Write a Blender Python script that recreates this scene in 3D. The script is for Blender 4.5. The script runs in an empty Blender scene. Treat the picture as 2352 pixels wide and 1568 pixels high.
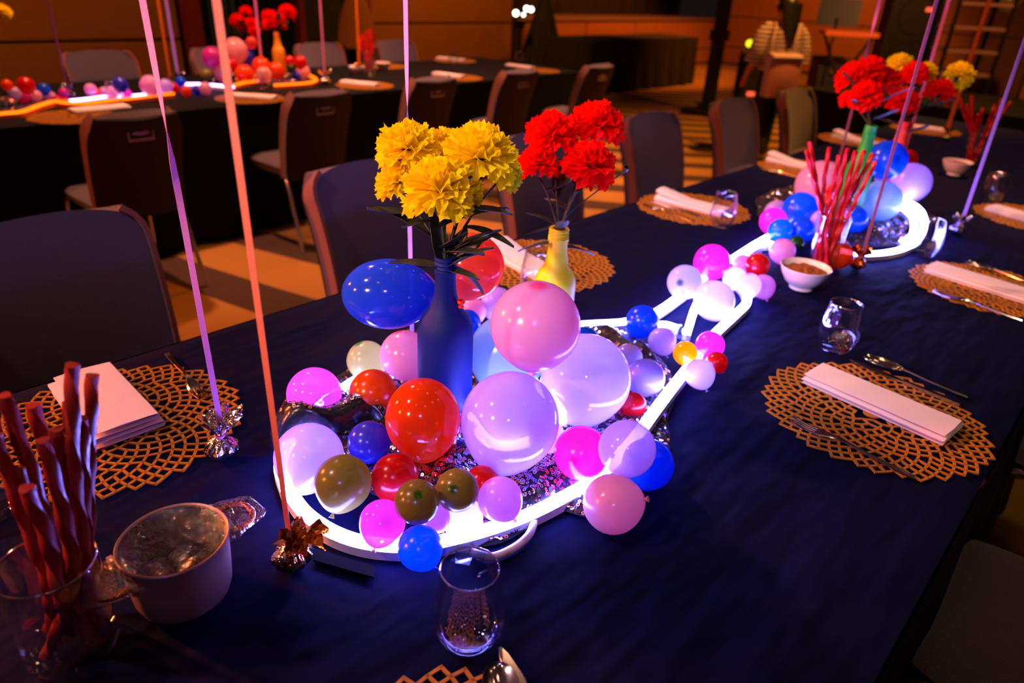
import bpy, bmesh, math, random
from mathutils import Vector, Matrix, Euler, noise
random.seed(7)
PI = math.pi
R = math.radians
S = bpy.context.scene
C = S.collection

# ------------------------------------------------------------------ camera
# World frame: X runs across the long table (0 = its left edge), Y along it, Z up.
F_PX, CX, CY = 1600.0, 1176.0, 784.0
TH, RO, YAW = R(27.4), R(3.1), R(41.85)
CAM = Vector((1.346, -0.641, 1.44))
_fh = Vector((-math.sin(YAW), math.cos(YAW), 0))
_rt = Vector((math.cos(YAW), math.sin(YAW), 0))
_z = Vector((0, 0, 1))
FWD = _fh * math.cos(TH) - _z * math.sin(TH)
_up = _fh * math.sin(TH) + _z * math.cos(TH)
RT = _rt * math.cos(RO) + _up * math.sin(RO)
UP = _up * math.cos(RO) - _rt * math.sin(RO)
cd = bpy.data.cameras.new('camera')
cam = bpy.data.objects.new('camera', cd)
C.objects.link(cam)
cam.matrix_world = Matrix((
    (RT.x, UP.x, -FWD.x, CAM.x),
    (RT.y, UP.y, -FWD.y, CAM.y),
    (RT.z, UP.z, -FWD.z, CAM.z),
    (0, 0, 0, 1)))
cd.sensor_width = 36.0
cd.lens = 36.0 * F_PX / 2352.0
cd.clip_start = 0.02
cd.dof.use_dof = True
cd.dof.focus_distance = 1.0
cd.dof.aperture_fstop = 3.2
S.camera = cam

# ------------------------------------------------------------------ view, world, lights
S.view_settings.view_transform = 'Standard'
S.view_settings.look = 'None'
S.view_settings.gamma = 1.0
S.view_settings.use_curve_mapping = False
S.view_settings.exposure = 0.0
S.cycles.transparent_max_bounces = 24
S.cycles.max_bounces = 12
S.cycles.diffuse_bounces = 8
S.cycles.transmission_bounces = 12
S.cycles.caustics_reflective = False
S.cycles.caustics_refractive = False
W = bpy.data.worlds.new('room_air')
S.world = W
W.use_nodes = True
W.node_tree.nodes['Background'].inputs[0].default_value = (0.35, 0.20, 0.22, 1)
W.node_tree.nodes['Background'].inputs[1].default_value = 0.022


def lamp(name, kind, loc, energy, color, size=0.1, target=None, angle=70, blend=0.6):
    d = bpy.data.lights.new(name, kind)
    d.energy = energy
    d.color = color
    if kind == 'AREA':
        d.size = size
    else:
        d.shadow_soft_size = size
    if kind == 'SPOT':
        d.spot_size = R(angle)
        d.spot_blend = blend
    o = bpy.data.objects.new(name, d)
    C.objects.link(o)
    o.location = loc
    if target is not None:
        o.rotation_euler = (Vector(target) - Vector(loc)).to_track_quat('-Z', 'Y').to_euler()
    return o


WARM = (1.0, 0.30, 0.08)
PINK = (1.0, 0.42, 0.36)
# coloured party spots rigged on the ceiling, and an added fill for the carnations
lamp('spot_or_fill', 'SPOT', (-2.2, -4.2, 2.4), 700, (1.0, 0.19, 0.05), 0.10, (0.1, 0.6, 0.8), 60)
lamp('spot_or_fill', 'SPOT', (-3.6, -2.0, 2.1), 800, (1.0, 0.19, 0.05), 0.10, (0.5, 0.0, 0.8), 55)
lamp('spot_or_fill', 'SPOT', (-0.6, -1.8, 3.4), 190, (1.0, 0.52, 0.55), 0.06, (0.4, 0.2, 0.75), 62)
lamp('spot_or_fill', 'SPOT', (-2.0, 0.6, 3.0), 420, (1.0, 0.42, 0.40), 0.06, (0.95, 1.4, 0.75), 55)
lamp('spot_or_fill', 'SPOT', (-1.2, 2.2, 3.8), 150, (1.0, 0.36, 0.03), 0.08, (-1.7, 2.2, 0.0), 80)
lamp('spot_or_fill', 'SPOT', (-0.6, 6.0, 3.8), 800, (1.0, 0.36, 0.05), 0.08, (-1.2, 6.0, 0.0), 85)
lamp('spot_or_fill', 'SPOT', (0.6, 4.2, 3.8), 300, (1.0, 0.36, 0.25), 0.08, (0.8, 3.6, 0.75), 60)
lamp('spot_or_fill', 'SPOT', (-2.8, 1.0, 3.8), 700, (1.0, 0.36, 0.22), 0.08, (-3.2, 1.6, 0.75), 75)
lamp('spot_or_fill', 'SPOT', (-3.0, 4.0, 3.8), 700, (1.0, 0.36, 0.22), 0.08, (-3.3, 3.6, 0.75), 75)
lamp('spot_or_fill', 'SPOT', (2.6, -2.4, 3.0), 150, (0.45, 0.28, 1.0), 0.08, (0.2, 0.7, 0.95), 30, .9)
lamp('spot_or_fill', 'SPOT', (3.2, 1.6, 3.8), 45, (0.9, 0.75, 0.3), 0.1, (2.2, 1.4, 0.0), 60)
lamp('wall_washer', 'SPOT', (-4.6, 0.5, 3.8), 230, (1.0, 0.40, 0.04), 0.1, (-6.8, 1.0, 0.7), 90)
lamp('wall_washer', 'SPOT', (-4.6, 6.0, 3.8), 400, (1.0, 0.36, 0.04), 0.1, (-6.8, 6.5, 0.6), 80)
lamp('wall_washer', 'SPOT', (-4.2, 11.0, 3.8), 1100, (1.0, 0.24, 0.03), 0.1, (-6.8, 11.0, 0.5), 80)
lamp('wall_washer', 'SPOT', (-3.6, 12.4, 3.8), 500, (1.0, 0.27, 0.03), 0.1, (-4.6, 14.8, 0.7), 80)
lamp('spot_or_fill', 'SPOT', (0.5, -2.9, 2.5), 420, (1.0, 0.66, 0.42), 0.06, (0.52, 0.2, 1.22), 22, .8)  # added fill from behind the camera, brightens the carnations; no real source
lamp('back_spot', 'SPOT', (-.2, 7.2, 3.8), 620, (1.0, 0.36, 0.10), 0.1, (-1.2, 9.6, 0.8), 80)

# ------------------------------------------------------------------ photograph pixels -> points of the place
T = 0.75            # table top height


def ray(px, py):
    return FWD + RT * ((px - CX) / F_PX) - UP * ((py - CY) / F_PX)


def at(px, py, z=T):
    r = ray(px, py)
    return CAM + r * ((z - CAM.z) / r.z)


def atx(px, py, x):
    r = ray(px, py)
    return CAM + r * ((x - CAM.x) / r.x)


def depth(p):
    return (Vector(p) - CAM).dot(FWD)


def over(p, py):
    """height above point p at which a plumb line crosses image row py"""
    lo, hi = 0.0, 4.0
    for _ in range(40):
        m = (lo + hi) / 2
        d = Vector((p[0], p[1], m)) - CAM
        y = CY - F_PX * d.dot(UP) / d.dot(FWD)
        if y > py:
            lo = m
        else:
            hi = m
    return lo


# ------------------------------------------------------------------ materials
def lin(c):
    return tuple(((x / 255) / 12.92 if x / 255 <= .04045 else ((x / 255 + .055) / 1.055) ** 2.4) for x in c) + (1.0,)


MATS = {}


def newmat(name):
    m = bpy.data.materials.new(name)
    m.use_nodes = True
    nt = m.node_tree
    nt.nodes.clear()
    out = nt.nodes.new('ShaderNodeOutputMaterial')
    MATS[name] = m
    return m, nt, out


def nd(nt, t, **kw):
    n = nt.nodes.new(t)
    for k, v in kw.items():
        setattr(n, k, v)
    return n


def pbr(name, rgb, rough=0.5, metal=0.0, bump=0.0, bscale=60.0, var=0.0, vscale=8.0, coat=0.0, sheen=0.0, spec=0.5, aniso=(1, 1, 1), bdist=.01):
    m, nt, out = newmat(name)
    b = nd(nt, 'ShaderNodeBsdfPrincipled')
    c = lin(rgb)
    b.inputs['Base Color'].default_value = c
    b.inputs['Roughness'].default_value = rough
    b.inputs['Metallic'].default_value = metal
    b.inputs['Coat Weight'].default_value = coat
    b.inputs['Sheen Weight'].default_value = sheen
    b.inputs['Specular IOR Level'].default_value = spec
    tc = nd(nt, 'ShaderNodeTexCoord')
    mp = nd(nt, 'ShaderNodeMapping')
    mp.inputs['Scale'].default_value = aniso
    nt.links.new(tc.outputs['Object'], mp.inputs['Vector'])
    if var > 0:
        n = nd(nt, 'ShaderNodeTexNoise')
        n.inputs['Scale'].default_value = vscale
        n.inputs['Detail'].default_value = 4
        nt.links.new(mp.outputs[0], n.inputs['Vector'])
        mx = nd(nt, 'ShaderNodeMix', data_type='RGBA')
        mx.inputs[6].default_value = tuple(x * (1 - var) for x in c[:3]) + (1,)
        mx.inputs[7].default_value = tuple(min(1, x * (1 + var)) for x in c[:3]) + (1,)
        nt.links.new(n.outputs['Fac'], mx.inputs[0])
        nt.links.new(mx.outputs[2], b.inputs['Base Color'])
    if bump > 0:
        n = nd(nt, 'ShaderNodeTexNoise')
        n.inputs['Scale'].default_value = bscale
        n.inputs['Detail'].default_value = 3
        nt.links.new(mp.outputs[0], n.inputs['Vector'])
        bp = nd(nt, 'ShaderNodeBump')
        bp.inputs['Strength'].default_value = bump
        bp.inputs['Distance'].default_value = bdist
        nt.links.new(n.outputs['Fac'], bp.inputs['Height'])
        nt.links.new(bp.outputs[0], b.inputs['Normal'])
    nt.links.new(b.outputs[0], out.inputs[0])
    return m


def emis(name, rgb, strength):
    m, nt, out = newmat(name)
    e = nd(nt, 'ShaderNodeEmission')
    e.inputs[0].default_value = tuple(rgb) + (1,)
    e.inputs[1].default_value = strength
    nt.links.new(e.outputs[0], out.inputs[0])
    return m


def latex(name, rgb, tip=None, clear=0.0, trans=0.58):
    """balloon skin: light passes through it, gloss on top, thicker and darker at the crown"""
    m, nt, out = newmat(name)
    c = lin(rgb)
    t = lin(tip) if tip else tuple(x * .75 for x in c[:3]) + (1,)
    tc = nd(nt, 'ShaderNodeTexCoord')
    sp = nd(nt, 'ShaderNodeSeparateXYZ')
    nt.links.new(tc.outputs['Object'], sp.inputs[0])
    mr = nd(nt, 'ShaderNodeMapRange', interpolation_type='SMOOTHSTEP')
    mr.inputs['From Min'].default_value = 0.955
    mr.inputs['From Max'].default_value = 1.0
    nt.links.new(sp.outputs['Z'], mr.inputs[0])
    no = nd(nt, 'ShaderNodeTexNoise')
    no.inputs['Scale'].default_value = 1.6
    nt.links.new(tc.outputs['Object'], no.inputs['Vector'])
    v = nd(nt, 'ShaderNodeMix', data_type='RGBA')
    v.inputs[6].default_value = tuple(x * .86 for x in c[:3]) + (1,)
    v.inputs[7].default_value = c
    nt.links.new(no.outputs['Fac'], v.inputs[0])
    mx = nd(nt, 'ShaderNodeMix', data_type='RGBA')
    mx.inputs[7].default_value = t
    nt.links.new(mr.outputs[0], mx.inputs[0])
    nt.links.new(v.outputs[2], mx.inputs[6])
    di = nd(nt, 'ShaderNodeBsdfDiffuse')
    tr = nd(nt, 'ShaderNodeBsdfTranslucent')
    nt.links.new(mx.outputs[2], di.inputs[0])
    nt.links.new(mx.outputs[2], tr.inputs[0])
    a = nd(nt, 'ShaderNodeMixShader')
    a.inputs[0].default_value = trans
    nt.links.new(di.outputs[0], a.inputs[1])
    nt.links.new(tr.outputs[0], a.inputs[2])
    cur = a
    if clear > 0:
        tp = nd(nt, 'ShaderNodeBsdfTransparent')
        tp.inputs[0].default_value = tuple(min(1.0, x * .8 + .12) for x in c[:3]) + (1,)
        b = nd(nt, 'ShaderNodeMixShader')
        lw = nd(nt, 'ShaderNodeLayerWeight')
        lw.inputs[0].default_value = 0.35
        mm = nd(nt, 'ShaderNodeMapRange')
        mm.inputs['To Min'].default_value = clear
        mm.inputs['To Max'].default_value = clear * .35
        nt.links.new(lw.outputs['Facing'], mm.inputs[0])
        nt.links.new(mm.outputs[0], b.inputs[0])
        nt.links.new(a.outputs[0], b.inputs[1])
        nt.links.new(tp.outputs[0], b.inputs[2])
        cur = b
    gl = nd(nt, 'ShaderNodeBsdfGlossy')
    gl.inputs['Roughness'].default_value = 0.10 if clear > 0 else 0.22
    fw = nd(nt, 'ShaderNodeLayerWeight')
    fw.inputs[0].default_value = 0.5
    fp = nd(nt, 'ShaderNodeMath', operation='POWER')
    fp.inputs[1].default_value = 4.5
    nt.links.new(fw.outputs['Facing'], fp.inputs[0])
    fr = nd(nt, 'ShaderNodeMapRange')
    fr.inputs['To Min'].default_value = .035
    fr.inputs['To Max'].default_value = .6
    nt.links.new(fp.outputs[0], fr.inputs[0])
    f = nd(nt, 'ShaderNodeMixShader')
    nt.links.new(fr.outputs[0], f.inputs[0])
    nt.links.new(cur.outputs[0], f.inputs[1])
    nt.links.new(gl.outputs[0], f.inputs[2])
    nt.links.new(f.outputs[0], out.inputs[0])
    return m


def petal(name, rgb):
    m, nt, out = newmat(name)
    c = lin(rgb)
    tc = nd(nt, 'ShaderNodeTexCoord')
    n = nd(nt, 'ShaderNodeTexNoise')
    n.inputs['Scale'].default_value = 5
    nt.links.new(tc.outputs['Object'], n.inputs['Vector'])
    mx = nd(nt, 'ShaderNodeMix', data_type='RGBA')
    mx.inputs[6].default_value = tuple(x * .88 for x in c[:3]) + (1,)
    mx.inputs[7].default_value = c
    nt.links.new(n.outputs['Fac'], mx.inputs[0])
    di = nd(nt, 'ShaderNodeBsdfDiffuse')
    tr = nd(nt, 'ShaderNodeBsdfTranslucent')
    a = nd(nt, 'ShaderNodeMixShader')
    a.inputs[0].default_value = .45
    for k in (di, tr):
        nt.links.new(mx.outputs[2], k.inputs[0])
    nt.links.new(di.outputs[0], a.inputs[1])
    nt.links.new(tr.outputs[0], a.inputs[2])
    nt.links.new(a.outputs[0], out.inputs[0])
    return m


def thin_glass(name, tint=(.97, .98, 1.0), gloss=1.0, bump=0.0, bscale=40, base=0.03, rough=.02, power=2.2):
    """thin clear wall: see-through with Fresnel mirror reflections"""
    m, nt, out = newmat(name)
    tp = nd(nt, 'ShaderNodeBsdfTransparent')
    tp.inputs[0].default_value = tint + (1,)
    gl = nd(nt, 'ShaderNodeBsdfGlossy')
    gl.inputs['Roughness'].default_value = rough
    gl.inputs[0].default_value = (gloss, gloss, gloss, 1)
    lw = nd(nt, 'ShaderNodeLayerWeight')
    lw.inputs[0].default_value = 0.5
    pw = nd(nt, 'ShaderNodeMath', operation='POWER')
    pw.inputs[1].default_value = power
    nt.links.new(lw.outputs['Facing'], pw.inputs[0])
    mr = nd(nt, 'ShaderNodeMapRange')
    mr.inputs['To Min'].default_value = base
    mr.inputs['To Max'].default_value = 0.9
    nt.links.new(pw.outputs[0], mr.inputs[0])
    mx = nd(nt, 'ShaderNodeMixShader')
    nt.links.new(mr.outputs[0], mx.inputs[0])
    nt.links.new(tp.outputs[0], mx.inputs[1])
    nt.links.new(gl.outputs[0], mx.inputs[2])
    if bump > 0:
        tc = nd(nt, 'ShaderNodeTexCoord')
        n = nd(nt, 'ShaderNodeTexNoise')
        n.inputs['Scale'].default_value = bscale
        n.inputs['Detail'].default_value = 5
        nt.links.new(tc.outputs['Object'], n.inputs['Vector'])
        bp = nd(nt, 'ShaderNodeBump')
        bp.inputs['Strength'].default_value = bump
        bp.inputs['Distance'].default_value = .02
        nt.links.new(n.outputs['Fac'], bp.inputs['Height'])
        nt.links.new(bp.outputs[0], gl.inputs['Normal'])
        nt.links.new(bp.outputs[0], lw.inputs['Normal'])
    nt.links.new(mx.outputs[0], out.inputs[0])
    return m


pbr('cloth', (1, 7, 44), .8, bump=1.0, bscale=7, bdist=.035, spec=.10, aniso=(1, .35, 1))
pbr('cloth_far', (10, 12, 13), .8, bump=.2, bscale=8, spec=.12)
pbr('gold_mat', (205, 140, 45), .42, metal=.35, var=.25, vscale=30)
pbr('napkin', (238, 225, 228), .85, bump=.12, bscale=350, sheen=.2)
pbr('steel', (220, 220, 220), .16, metal=1.0)
pbr('chrome', (225, 225, 228), .24, metal=.9)
pbr('pull_metal', (190, 165, 135), .35, metal=.5)
pbr('fabric', (72, 62, 80), .9, bump=.5, bscale=420, var=.3, vscale=300, sheen=.3)
pbr('shade_shell', (30, 15, 11), .55, spec=.3)  # shade of the chair rears put into a dark brown
pbr('fabric_side', (120, 66, 48), .8, bump=.4, bscale=420, sheen=.2)
pbr('bottle_blue', (0, 22, 100), .6, spec=.2, bump=.08, bscale=300)
pbr('bottle_yellow', (235, 225, 20), .45)
pbr('bottle_amber', (230, 150, 20), .4)
pbr('bottle_green', (20, 150, 50), .45)
pbr('bottle_red', (235, 60, 20), .45)
pbr('rubber_red', (215, 25, 20), .4)
petal('petal_yellow', (255, 238, 22))
petal('petal_lime', (215, 225, 40))
petal('petal_red', (248, 24, 16))
pbr('leaf', (44, 48, 30), .5, var=.35, vscale=40)
pbr('stem', (52, 54, 32), .6)
pbr('licorice', (150, 36, 26), .38, var=.3, vscale=90, coat=.2)
pbr('licorice_red', (205, 20, 24), .38, var=.2, vscale=90, coat=.2)
pbr('pot_metal', (172, 138, 122), .42, metal=.35, bump=.06, bscale=180, aniso=(1, 1, 8))
pbr('dark_steel', (48, 36, 36), .35, metal=1.0)
pbr('china', (240, 232, 232), .25, coat=.4)
pbr('dip', (150, 85, 25), .7, bump=1.0, bscale=160, var=.5, vscale=120)
pbr('candy', (70, 50, 26), .5, var=.4, vscale=120)
pbr('dark_choc', (26, 14, 8), .5)
pbr('ribbon_pink', (235, 130, 190), .32, bump=.3, bscale=900)
pbr('ribbon_coral', (240, 120, 90), .32, bump=.3, bscale=900)
pbr('ribbon_lilac', (205, 165, 250), .32)
pbr('ribbon_orange', (235, 120, 30), .4)
pbr('foil_silver', (230, 225, 230), .14, metal=1.0, bump=.35, bscale=90)
pbr('foil_gold', (240, 190, 120), .14, metal=1.0, bump=.35, bscale=90)
pbr('foil_copper', (240, 130, 70), .16, metal=1.0, bump=.35, bscale=90)
pbr('neon_body', (238, 236, 245), .45)
pbr('neon_body_orange', (255, 110, 20), .45)
pbr('cord_white', (225, 215, 205), .5)
pbr('black_tape', (6, 6, 10), .9, spec=.1)
pbr('satin_black', (6, 6, 10), .22, sheen=.2, bump=.2, bscale=30)
pbr('sequin_net', (16, 14, 26), .7)
pbr('wall_panel', (150, 92, 40), .9, var=.12, vscale=3, bump=.3, bscale=200)
pbr('wall_trim', (24, 12, 8), .6)
pbr('wood_red', (120, 30, 14), .6)
pbr('black_gear', (14, 12, 12), .5)
pbr('black_drape', (16, 13, 14), .85, bump=.3, bscale=20)
pbr('skin', (190, 120, 85), .6)
pbr('hair', (14, 9, 8), .45)
pbr('trousers', (10, 9, 10), .9)
pbr('bag', (165, 105, 95), .6, var=.08, vscale=20)
pbr('bag_side', (170, 140, 150), .6)
pbr('curtain', (40, 62, 74), .85)
pbr('curtain_green', (10, 48, 26), .85)
pbr('shelf_grey', (130, 100, 90), .5)
pbr('case_brown', (120, 74, 34), .8, var=.25, vscale=6)
pbr('orange_top', (235, 120, 60), .5)
pbr('ceiling_paint', (50, 42, 40), .9)
pbr('plastic_grey', (150, 140, 150), .5)
emis('neon_violet', (0.20, 0.19, 1.0), 92.0)
emis('neon_far', (0.62, 0.30, 1.0), 9.0)
emis('neon_orange', (1.0, 0.13, 0.004), 3.2)
emis('led_yellow', (1.0, 0.9, 0.02), 1.6)
emis('led_white', (1.0, 0.95, 0.75), 6.0)
emis('led_red', (1.0, 0.10, 0.04), 1.6)
emis('lamp_face', (1.0, 0.45, 0.25), 90.0)
thin_glass('glass', base=.05)
thin_glass('glass_rim', base=.55, power=.8, rough=.12)
thin_glass('film', gloss=.9, bump=1.0, bscale=40, base=.10, rough=.04, power=1.6)
thin_glass('clear_plastic', tint=(.9, .95, 1.0), base=.12, rough=.1)

# sequins: iridescent mirror flecks, every fleck its own hue
m, nt, out = newmat('sequin')
b = nd(nt, 'ShaderNodeBsdfPrincipled')
b.inputs['Metallic'].default_value = 1
b.inputs['Roughness'].default_value = .22
g = nd(nt, 'ShaderNodeNewGeometry')
cr = nd(nt, 'ShaderNodeValToRGB')
cr.color_ramp.interpolation = 'CONSTANT'
stops = [(0, (225, 215, 235)), (.35, (235, 190, 225)), (.5, (170, 190, 255)), (.68, (250, 205, 140)), (.8, (160, 235, 235)), (.9, (255, 150, 120))]
for i, (p, c) in enumerate(stops):
    e = cr.color_ramp.elements[i] if i < 2 else cr.color_ramp.elements.new(p)
    e.position = p
    e.color = lin(c)
nt.links.new(g.outputs['Random Per Island'], cr.inputs[0])
nt.links.new(cr.outputs[0], b.inputs['Base Color'])
nt.links.new(b.outputs[0], out.inputs[0])

# patterned carpet: broad tan and dark brown bars with offsets
m, nt, out = newmat('carpet')
b = nd(nt, 'ShaderNodeBsdfPrincipled')
b.inputs['Roughness'].default_value = .95
tc = nd(nt, 'ShaderNodeTexCoord')
sp = nd(nt, 'ShaderNodeSeparateXYZ')
nt.links.new(tc.outputs['Object'], sp.inputs[0])


def mth(op, a, b2=None, c2=None):
    n_ = nd(nt, 'ShaderNodeMath', operation=op)
    for i_, v_ in enumerate((a, b2, c2)):
        if v_ is None:
            continue
        if isinstance(v_, (int, float)):
            n_.inputs[i_].default_value = v_
        else:
            nt.links.new(v_, n_.inputs[i_])
    return n_.outputs[0]


X_, Y_ = mth('ADD', sp.outputs[0], 1.5), mth('ADD', sp.outputs[1], 5.0)   # object origin sits at (-0.5, 5)
slope = mth('MULTIPLY_ADD', mth('SUBTRACT', Y_, 1.0), .14, .27)
q_ = mth('SUBTRACT', Y_, mth('MULTIPLY', slope, X_))
fr_ = mth('FRACT', mth('DIVIDE', mth('SUBTRACT', q_, .62), .62))
mxc = nd(nt, 'ShaderNodeMix', data_type='RGBA')
mxc.inputs[6].default_value = lin((166, 118, 48))
mxc.inputs[7].default_value = lin((66, 44, 30))
nt.links.new(mth('LESS_THAN', fr_, .42), mxc.inputs[0])
nt.links.new(mxc.outputs[2], b.inputs['Base Color'])
n = nd(nt, 'ShaderNodeTexNoise')
n.inputs['Scale'].default_value = 300
bp = nd(nt, 'ShaderNodeBump')
bp.inputs['Strength'].default_value = .4
bp.inputs['Distance'].default_value = .01
nt.links.new(tc.outputs['Object'], n.inputs['Vector'])
nt.links.new(n.outputs['Fac'], bp.inputs['Height'])
nt.links.new(bp.outputs[0], b.inputs['Normal'])
nt.links.new(b.outputs[0], out.inputs[0])

# striped blouse
m, nt, out = newmat('striped')
b = nd(nt, 'ShaderNodeBsdfPrincipled')
b.inputs['Roughness'].default_value = .9
tc = nd(nt, 'ShaderNodeTexCoord')
wv = nd(nt, 'ShaderNodeTexWave', bands_direction='Z')
wv.inputs['Scale'].default_value = 9
wv.inputs['Distortion'].default_value = 2
wv.inputs['Detail Scale'].default_value = 1.2
nt.links.new(tc.outputs['Object'], wv.inputs['Vector'])
cr = nd(nt, 'ShaderNodeValToRGB')
cr.color_ramp.elements[0].position = .42
cr.color_ramp.elements[0].color = lin((40, 22, 20))
cr.color_ramp.elements[1].position = .55
cr.color_ramp.elements[1].color = lin((200, 170, 160))
nt.links.new(wv.outputs['Fac'], cr.inputs[0])
nt.links.new(cr.outputs[0], b.inputs['Base Color'])
nt.links.new(b.outputs[0], out.inputs[0])


# ------------------------------------------------------------------ mesh helpers
class MB:
    def __init__(self):
        self.v, self.f = [], []

    def box(self, c, s, rz=0.0):
        n = len(self.v)
        ca, sa = math.cos(rz), math.sin(rz)
        for dz in (-.5, .5):
            for dx, dy in ((-.5, -.5), (.5, -.5), (.5, .5), (-.5, .5)):
                x, y = dx * s[0], dy * s[1]
                self.v.append((c[0] + x * ca - y * sa, c[1] + x * sa + y * ca, c[2] + dz * s[2]))
        for q in ((3, 2, 1, 0), (4, 5, 6, 7), (0, 1, 5, 4), (1, 2, 6, 5), (2, 3, 7, 6), (3, 0, 4, 7)):
            self.f.append(tuple(n + i for i in q))
        return self

    def grid(self, fn, nu, nv, closeu=False):
        n = len(self.v)
        cu = nu if closeu else nu + 1
        for j in range(nv + 1):
            for i in range(cu):
                self.v.append(tuple(fn(i / nu, j / nv)))
        for j in range(nv):
            for i in range(nu):
                a = n + j * cu + i
                bb = n + j * cu + (i + 1) % cu
                self.f.append((a, bb, bb + cu, a + cu))
        return self

    def lathe(self, prof, n=32, c=(0, 0, 0)):
        return self.grid(lambda u, w: (c[0] + prof[round(w * (len(prof) - 1))][0] * math.cos(2 * PI * u),
                                       c[1] + prof[round(w * (len(prof) - 1))][0] * math.sin(2 * PI * u),
                                       c[2] + prof[round(w * (len(prof) - 1))][1]), n, len(prof) - 1, True)

    def disc(self, c, r, n=24, up=True):
        k = len(self.v)
        self.v += [(c[0] + r * math.cos(2 * PI * i / n), c[1] + r * math.sin(2 * PI * i / n), c[2]) for i in range(n)]
        self.f.append(tuple(range(k, k + n)) if up else tuple(range(k + n - 1, k - 1, -1)))
        return self

    def sweep(self, path, sec, cap=True, twist=None, scale=None, up=None):
        """sweep closed 2-D section along a 3-D path"""
        path = [Vector(p) for p in path]
        n0 = len(self.v)
        k = len(sec)
        pu = Vector(up) if up else None
        for i, p in enumerate(path):
            t = (path[min(i + 1, len(path) - 1)] - path[max(i - 1, 0)]).normalized()
            if up:
                a = t.cross(Vector(up)).normalized()
                bb = a.cross(t).normalized()
            else:
                if pu is None:
                    pu = t.orthogonal().normalized()
                pu = (pu - t * pu.dot(t)).normalized()
                bb = pu
                a = t.cross(bb).normalized()
            s = scale(i / (len(path) - 1)) if scale else 1.0
            w = twist(i / (len(path) - 1)) if twist else 0.0
            cw, sw = math.cos(w), math.sin(w)
            for x, y in sec:
                X, Y = (x * cw - y * sw) * s, (x * sw + y * cw) * s
                self.v.append(tuple(p + a * X + bb * Y))
        for i in range(len(path) - 1):
            for j in range(k):
                a0 = n0 + i * k + j
                a1 = n0 + i * k + (j + 1) % k
                self.f.append((a0, a1, a1 + k, a0 + k))
        if cap:
            self.f.append(tuple(n0 + j for j in range(k - 1, -1, -1)))
            e = n0 + (len(path) - 1) * k
            self.f.append(tuple(e + j for j in range(k)))
        return self

    def tube(self, path, r, n=10, **kw):
        return self.sweep(path, [(r * math.cos(2 * PI * i / n), r * math.sin(2 * PI * i / n)) for i in range(n)], **kw)

    def slab(self, fn, nu, nv, th):
        """closed sheet: fn(u,v) is the top face, th its thickness along -normal"""
        e = 1e-3
        P, N = {}, {}
        for j in range(nv + 1):
            for i in range(nu + 1):
                u, w = i / nu, j / nv
                P[i, j] = Vector(fn(u, w))
                du = Vector(fn(min(1, u + e), w)) - Vector(fn(max(0, u - e), w))
                dw = Vector(fn(u, min(1, w + e))) - Vector(fn(u, max(0, w - e)))
                N[i, j] = du.cross(dw).normalized()
        n = len(self.v)
        cu = nu + 1
        for j in range(nv + 1):
            for i in range(cu):
                self.v.append(tuple(P[i, j]))
        m2 = len(self.v)
        for j in range(nv + 1):
            for i in range(cu):
                self.v.append(tuple(P[i, j] - N[i, j] * th))
        for j in range(nv):
            for i in range(nu):
                a = j * cu + i
                self.f.append((n + a, n + a + 1, n + a + 1 + cu, n + a + cu))
                self.f.append((m2 + a + cu, m2 + a + 1 + cu, m2 + a + 1, m2 + a))
        for i in range(nu):
            self.f.append((n + i + 1, n + i, m2 + i, m2 + i + 1))
            a = nv * cu + i
            self.f.append((n + a, n + a + 1, m2 + a + 1, m2 + a))
        for j in range(nv):
            a = j * cu
            self.f.append((n + a, n + a + cu, m2 + a + cu, m2 + a))
            a = j * cu + nu
            self.f.append((n + a + cu, n + a, m2 + a, m2 + a + cu))
        return self

    def mesh(self, name, mat=None, smooth=True):
        me = bpy.data.meshes.new(name)
        me.from_pydata(self.v, [], self.f)
        if mat:
            me.materials.append(MATS[mat])
        if smooth:
            me.polygons.foreach_set('use_smooth', [True] * len(me.polygons))
            me.set_sharp_from_angle(angle=R(38))
        me.update()
        return me

    def build(self, name, mat, parent=None, smooth=True):
        return put(name, self.mesh(name, mat, smooth), parent)


def put(name, me, parent=None, loc=None, rot=None, mat=None, scale=None):
    o = bpy.data.objects.new(name, me)
    C.objects.link(o)
    o.parent = parent
    if loc is not None:
        o.location = loc
    if rot is not None:
        o.rotation_euler = rot
    if scale is not None:
        o.scale = scale
    if mat:
        o.material_slots[0].link = 'OBJECT'
        o.material_slots[0].material = MATS[mat]
    return o


def tag(o, label, cat, group=None):
    o['label'] = label
    o['category'] = cat
    if group:
        o['group'] = group
    return o


def thing(name, label, cat, loc=(0, 0, 0), rz=0.0, group=None, rot=None):
    o = bpy.data.objects.new(name, None)
    o.empty_display_size = .05
    C.objects.link(o)
    o.location = loc
    o.rotation_euler = rot if rot else (0, 0, rz)
    return tag(o, label, cat, group)


def struct(o):
    o['kind'] = 'structure'
    return o


def dup(root, loc, rz=None, label=None, group=None):
    def cp(o, par):
        c = o.copy()
        C.objects.link(c)
        c.parent = par
        for ch in [x for x in o.children]:
            cp(ch, c)
        return c
    r = cp(root, None)
    r.location = loc
    if rz is not None:
        r.rotation_euler = (0, 0, rz)
    if label:
        r['label'] = label
    if group:
        r['group'] = group
    return r


def curve(pts, n=10):
    """Catmull-Rom through points"""
    pts = [Vector(p) for p in pts]
    out = []
    for i in range(len(pts) - 1):
        p0, p1, p2, p3 = pts[max(i - 1, 0)], pts[i], pts[i + 1], pts[min(i + 2, len(pts) - 1)]
        for k in range(n):
            t = k / n
            out.append(.5 * ((2 * p1) + (p2 - p0) * t + (2 * p0 - 5 * p1 + 4 * p2 - p3) * t * t + (3 * p1 - p0 - 3 * p2 + p3) * t ** 3))
    out.append(pts[-1])
    return out


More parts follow.
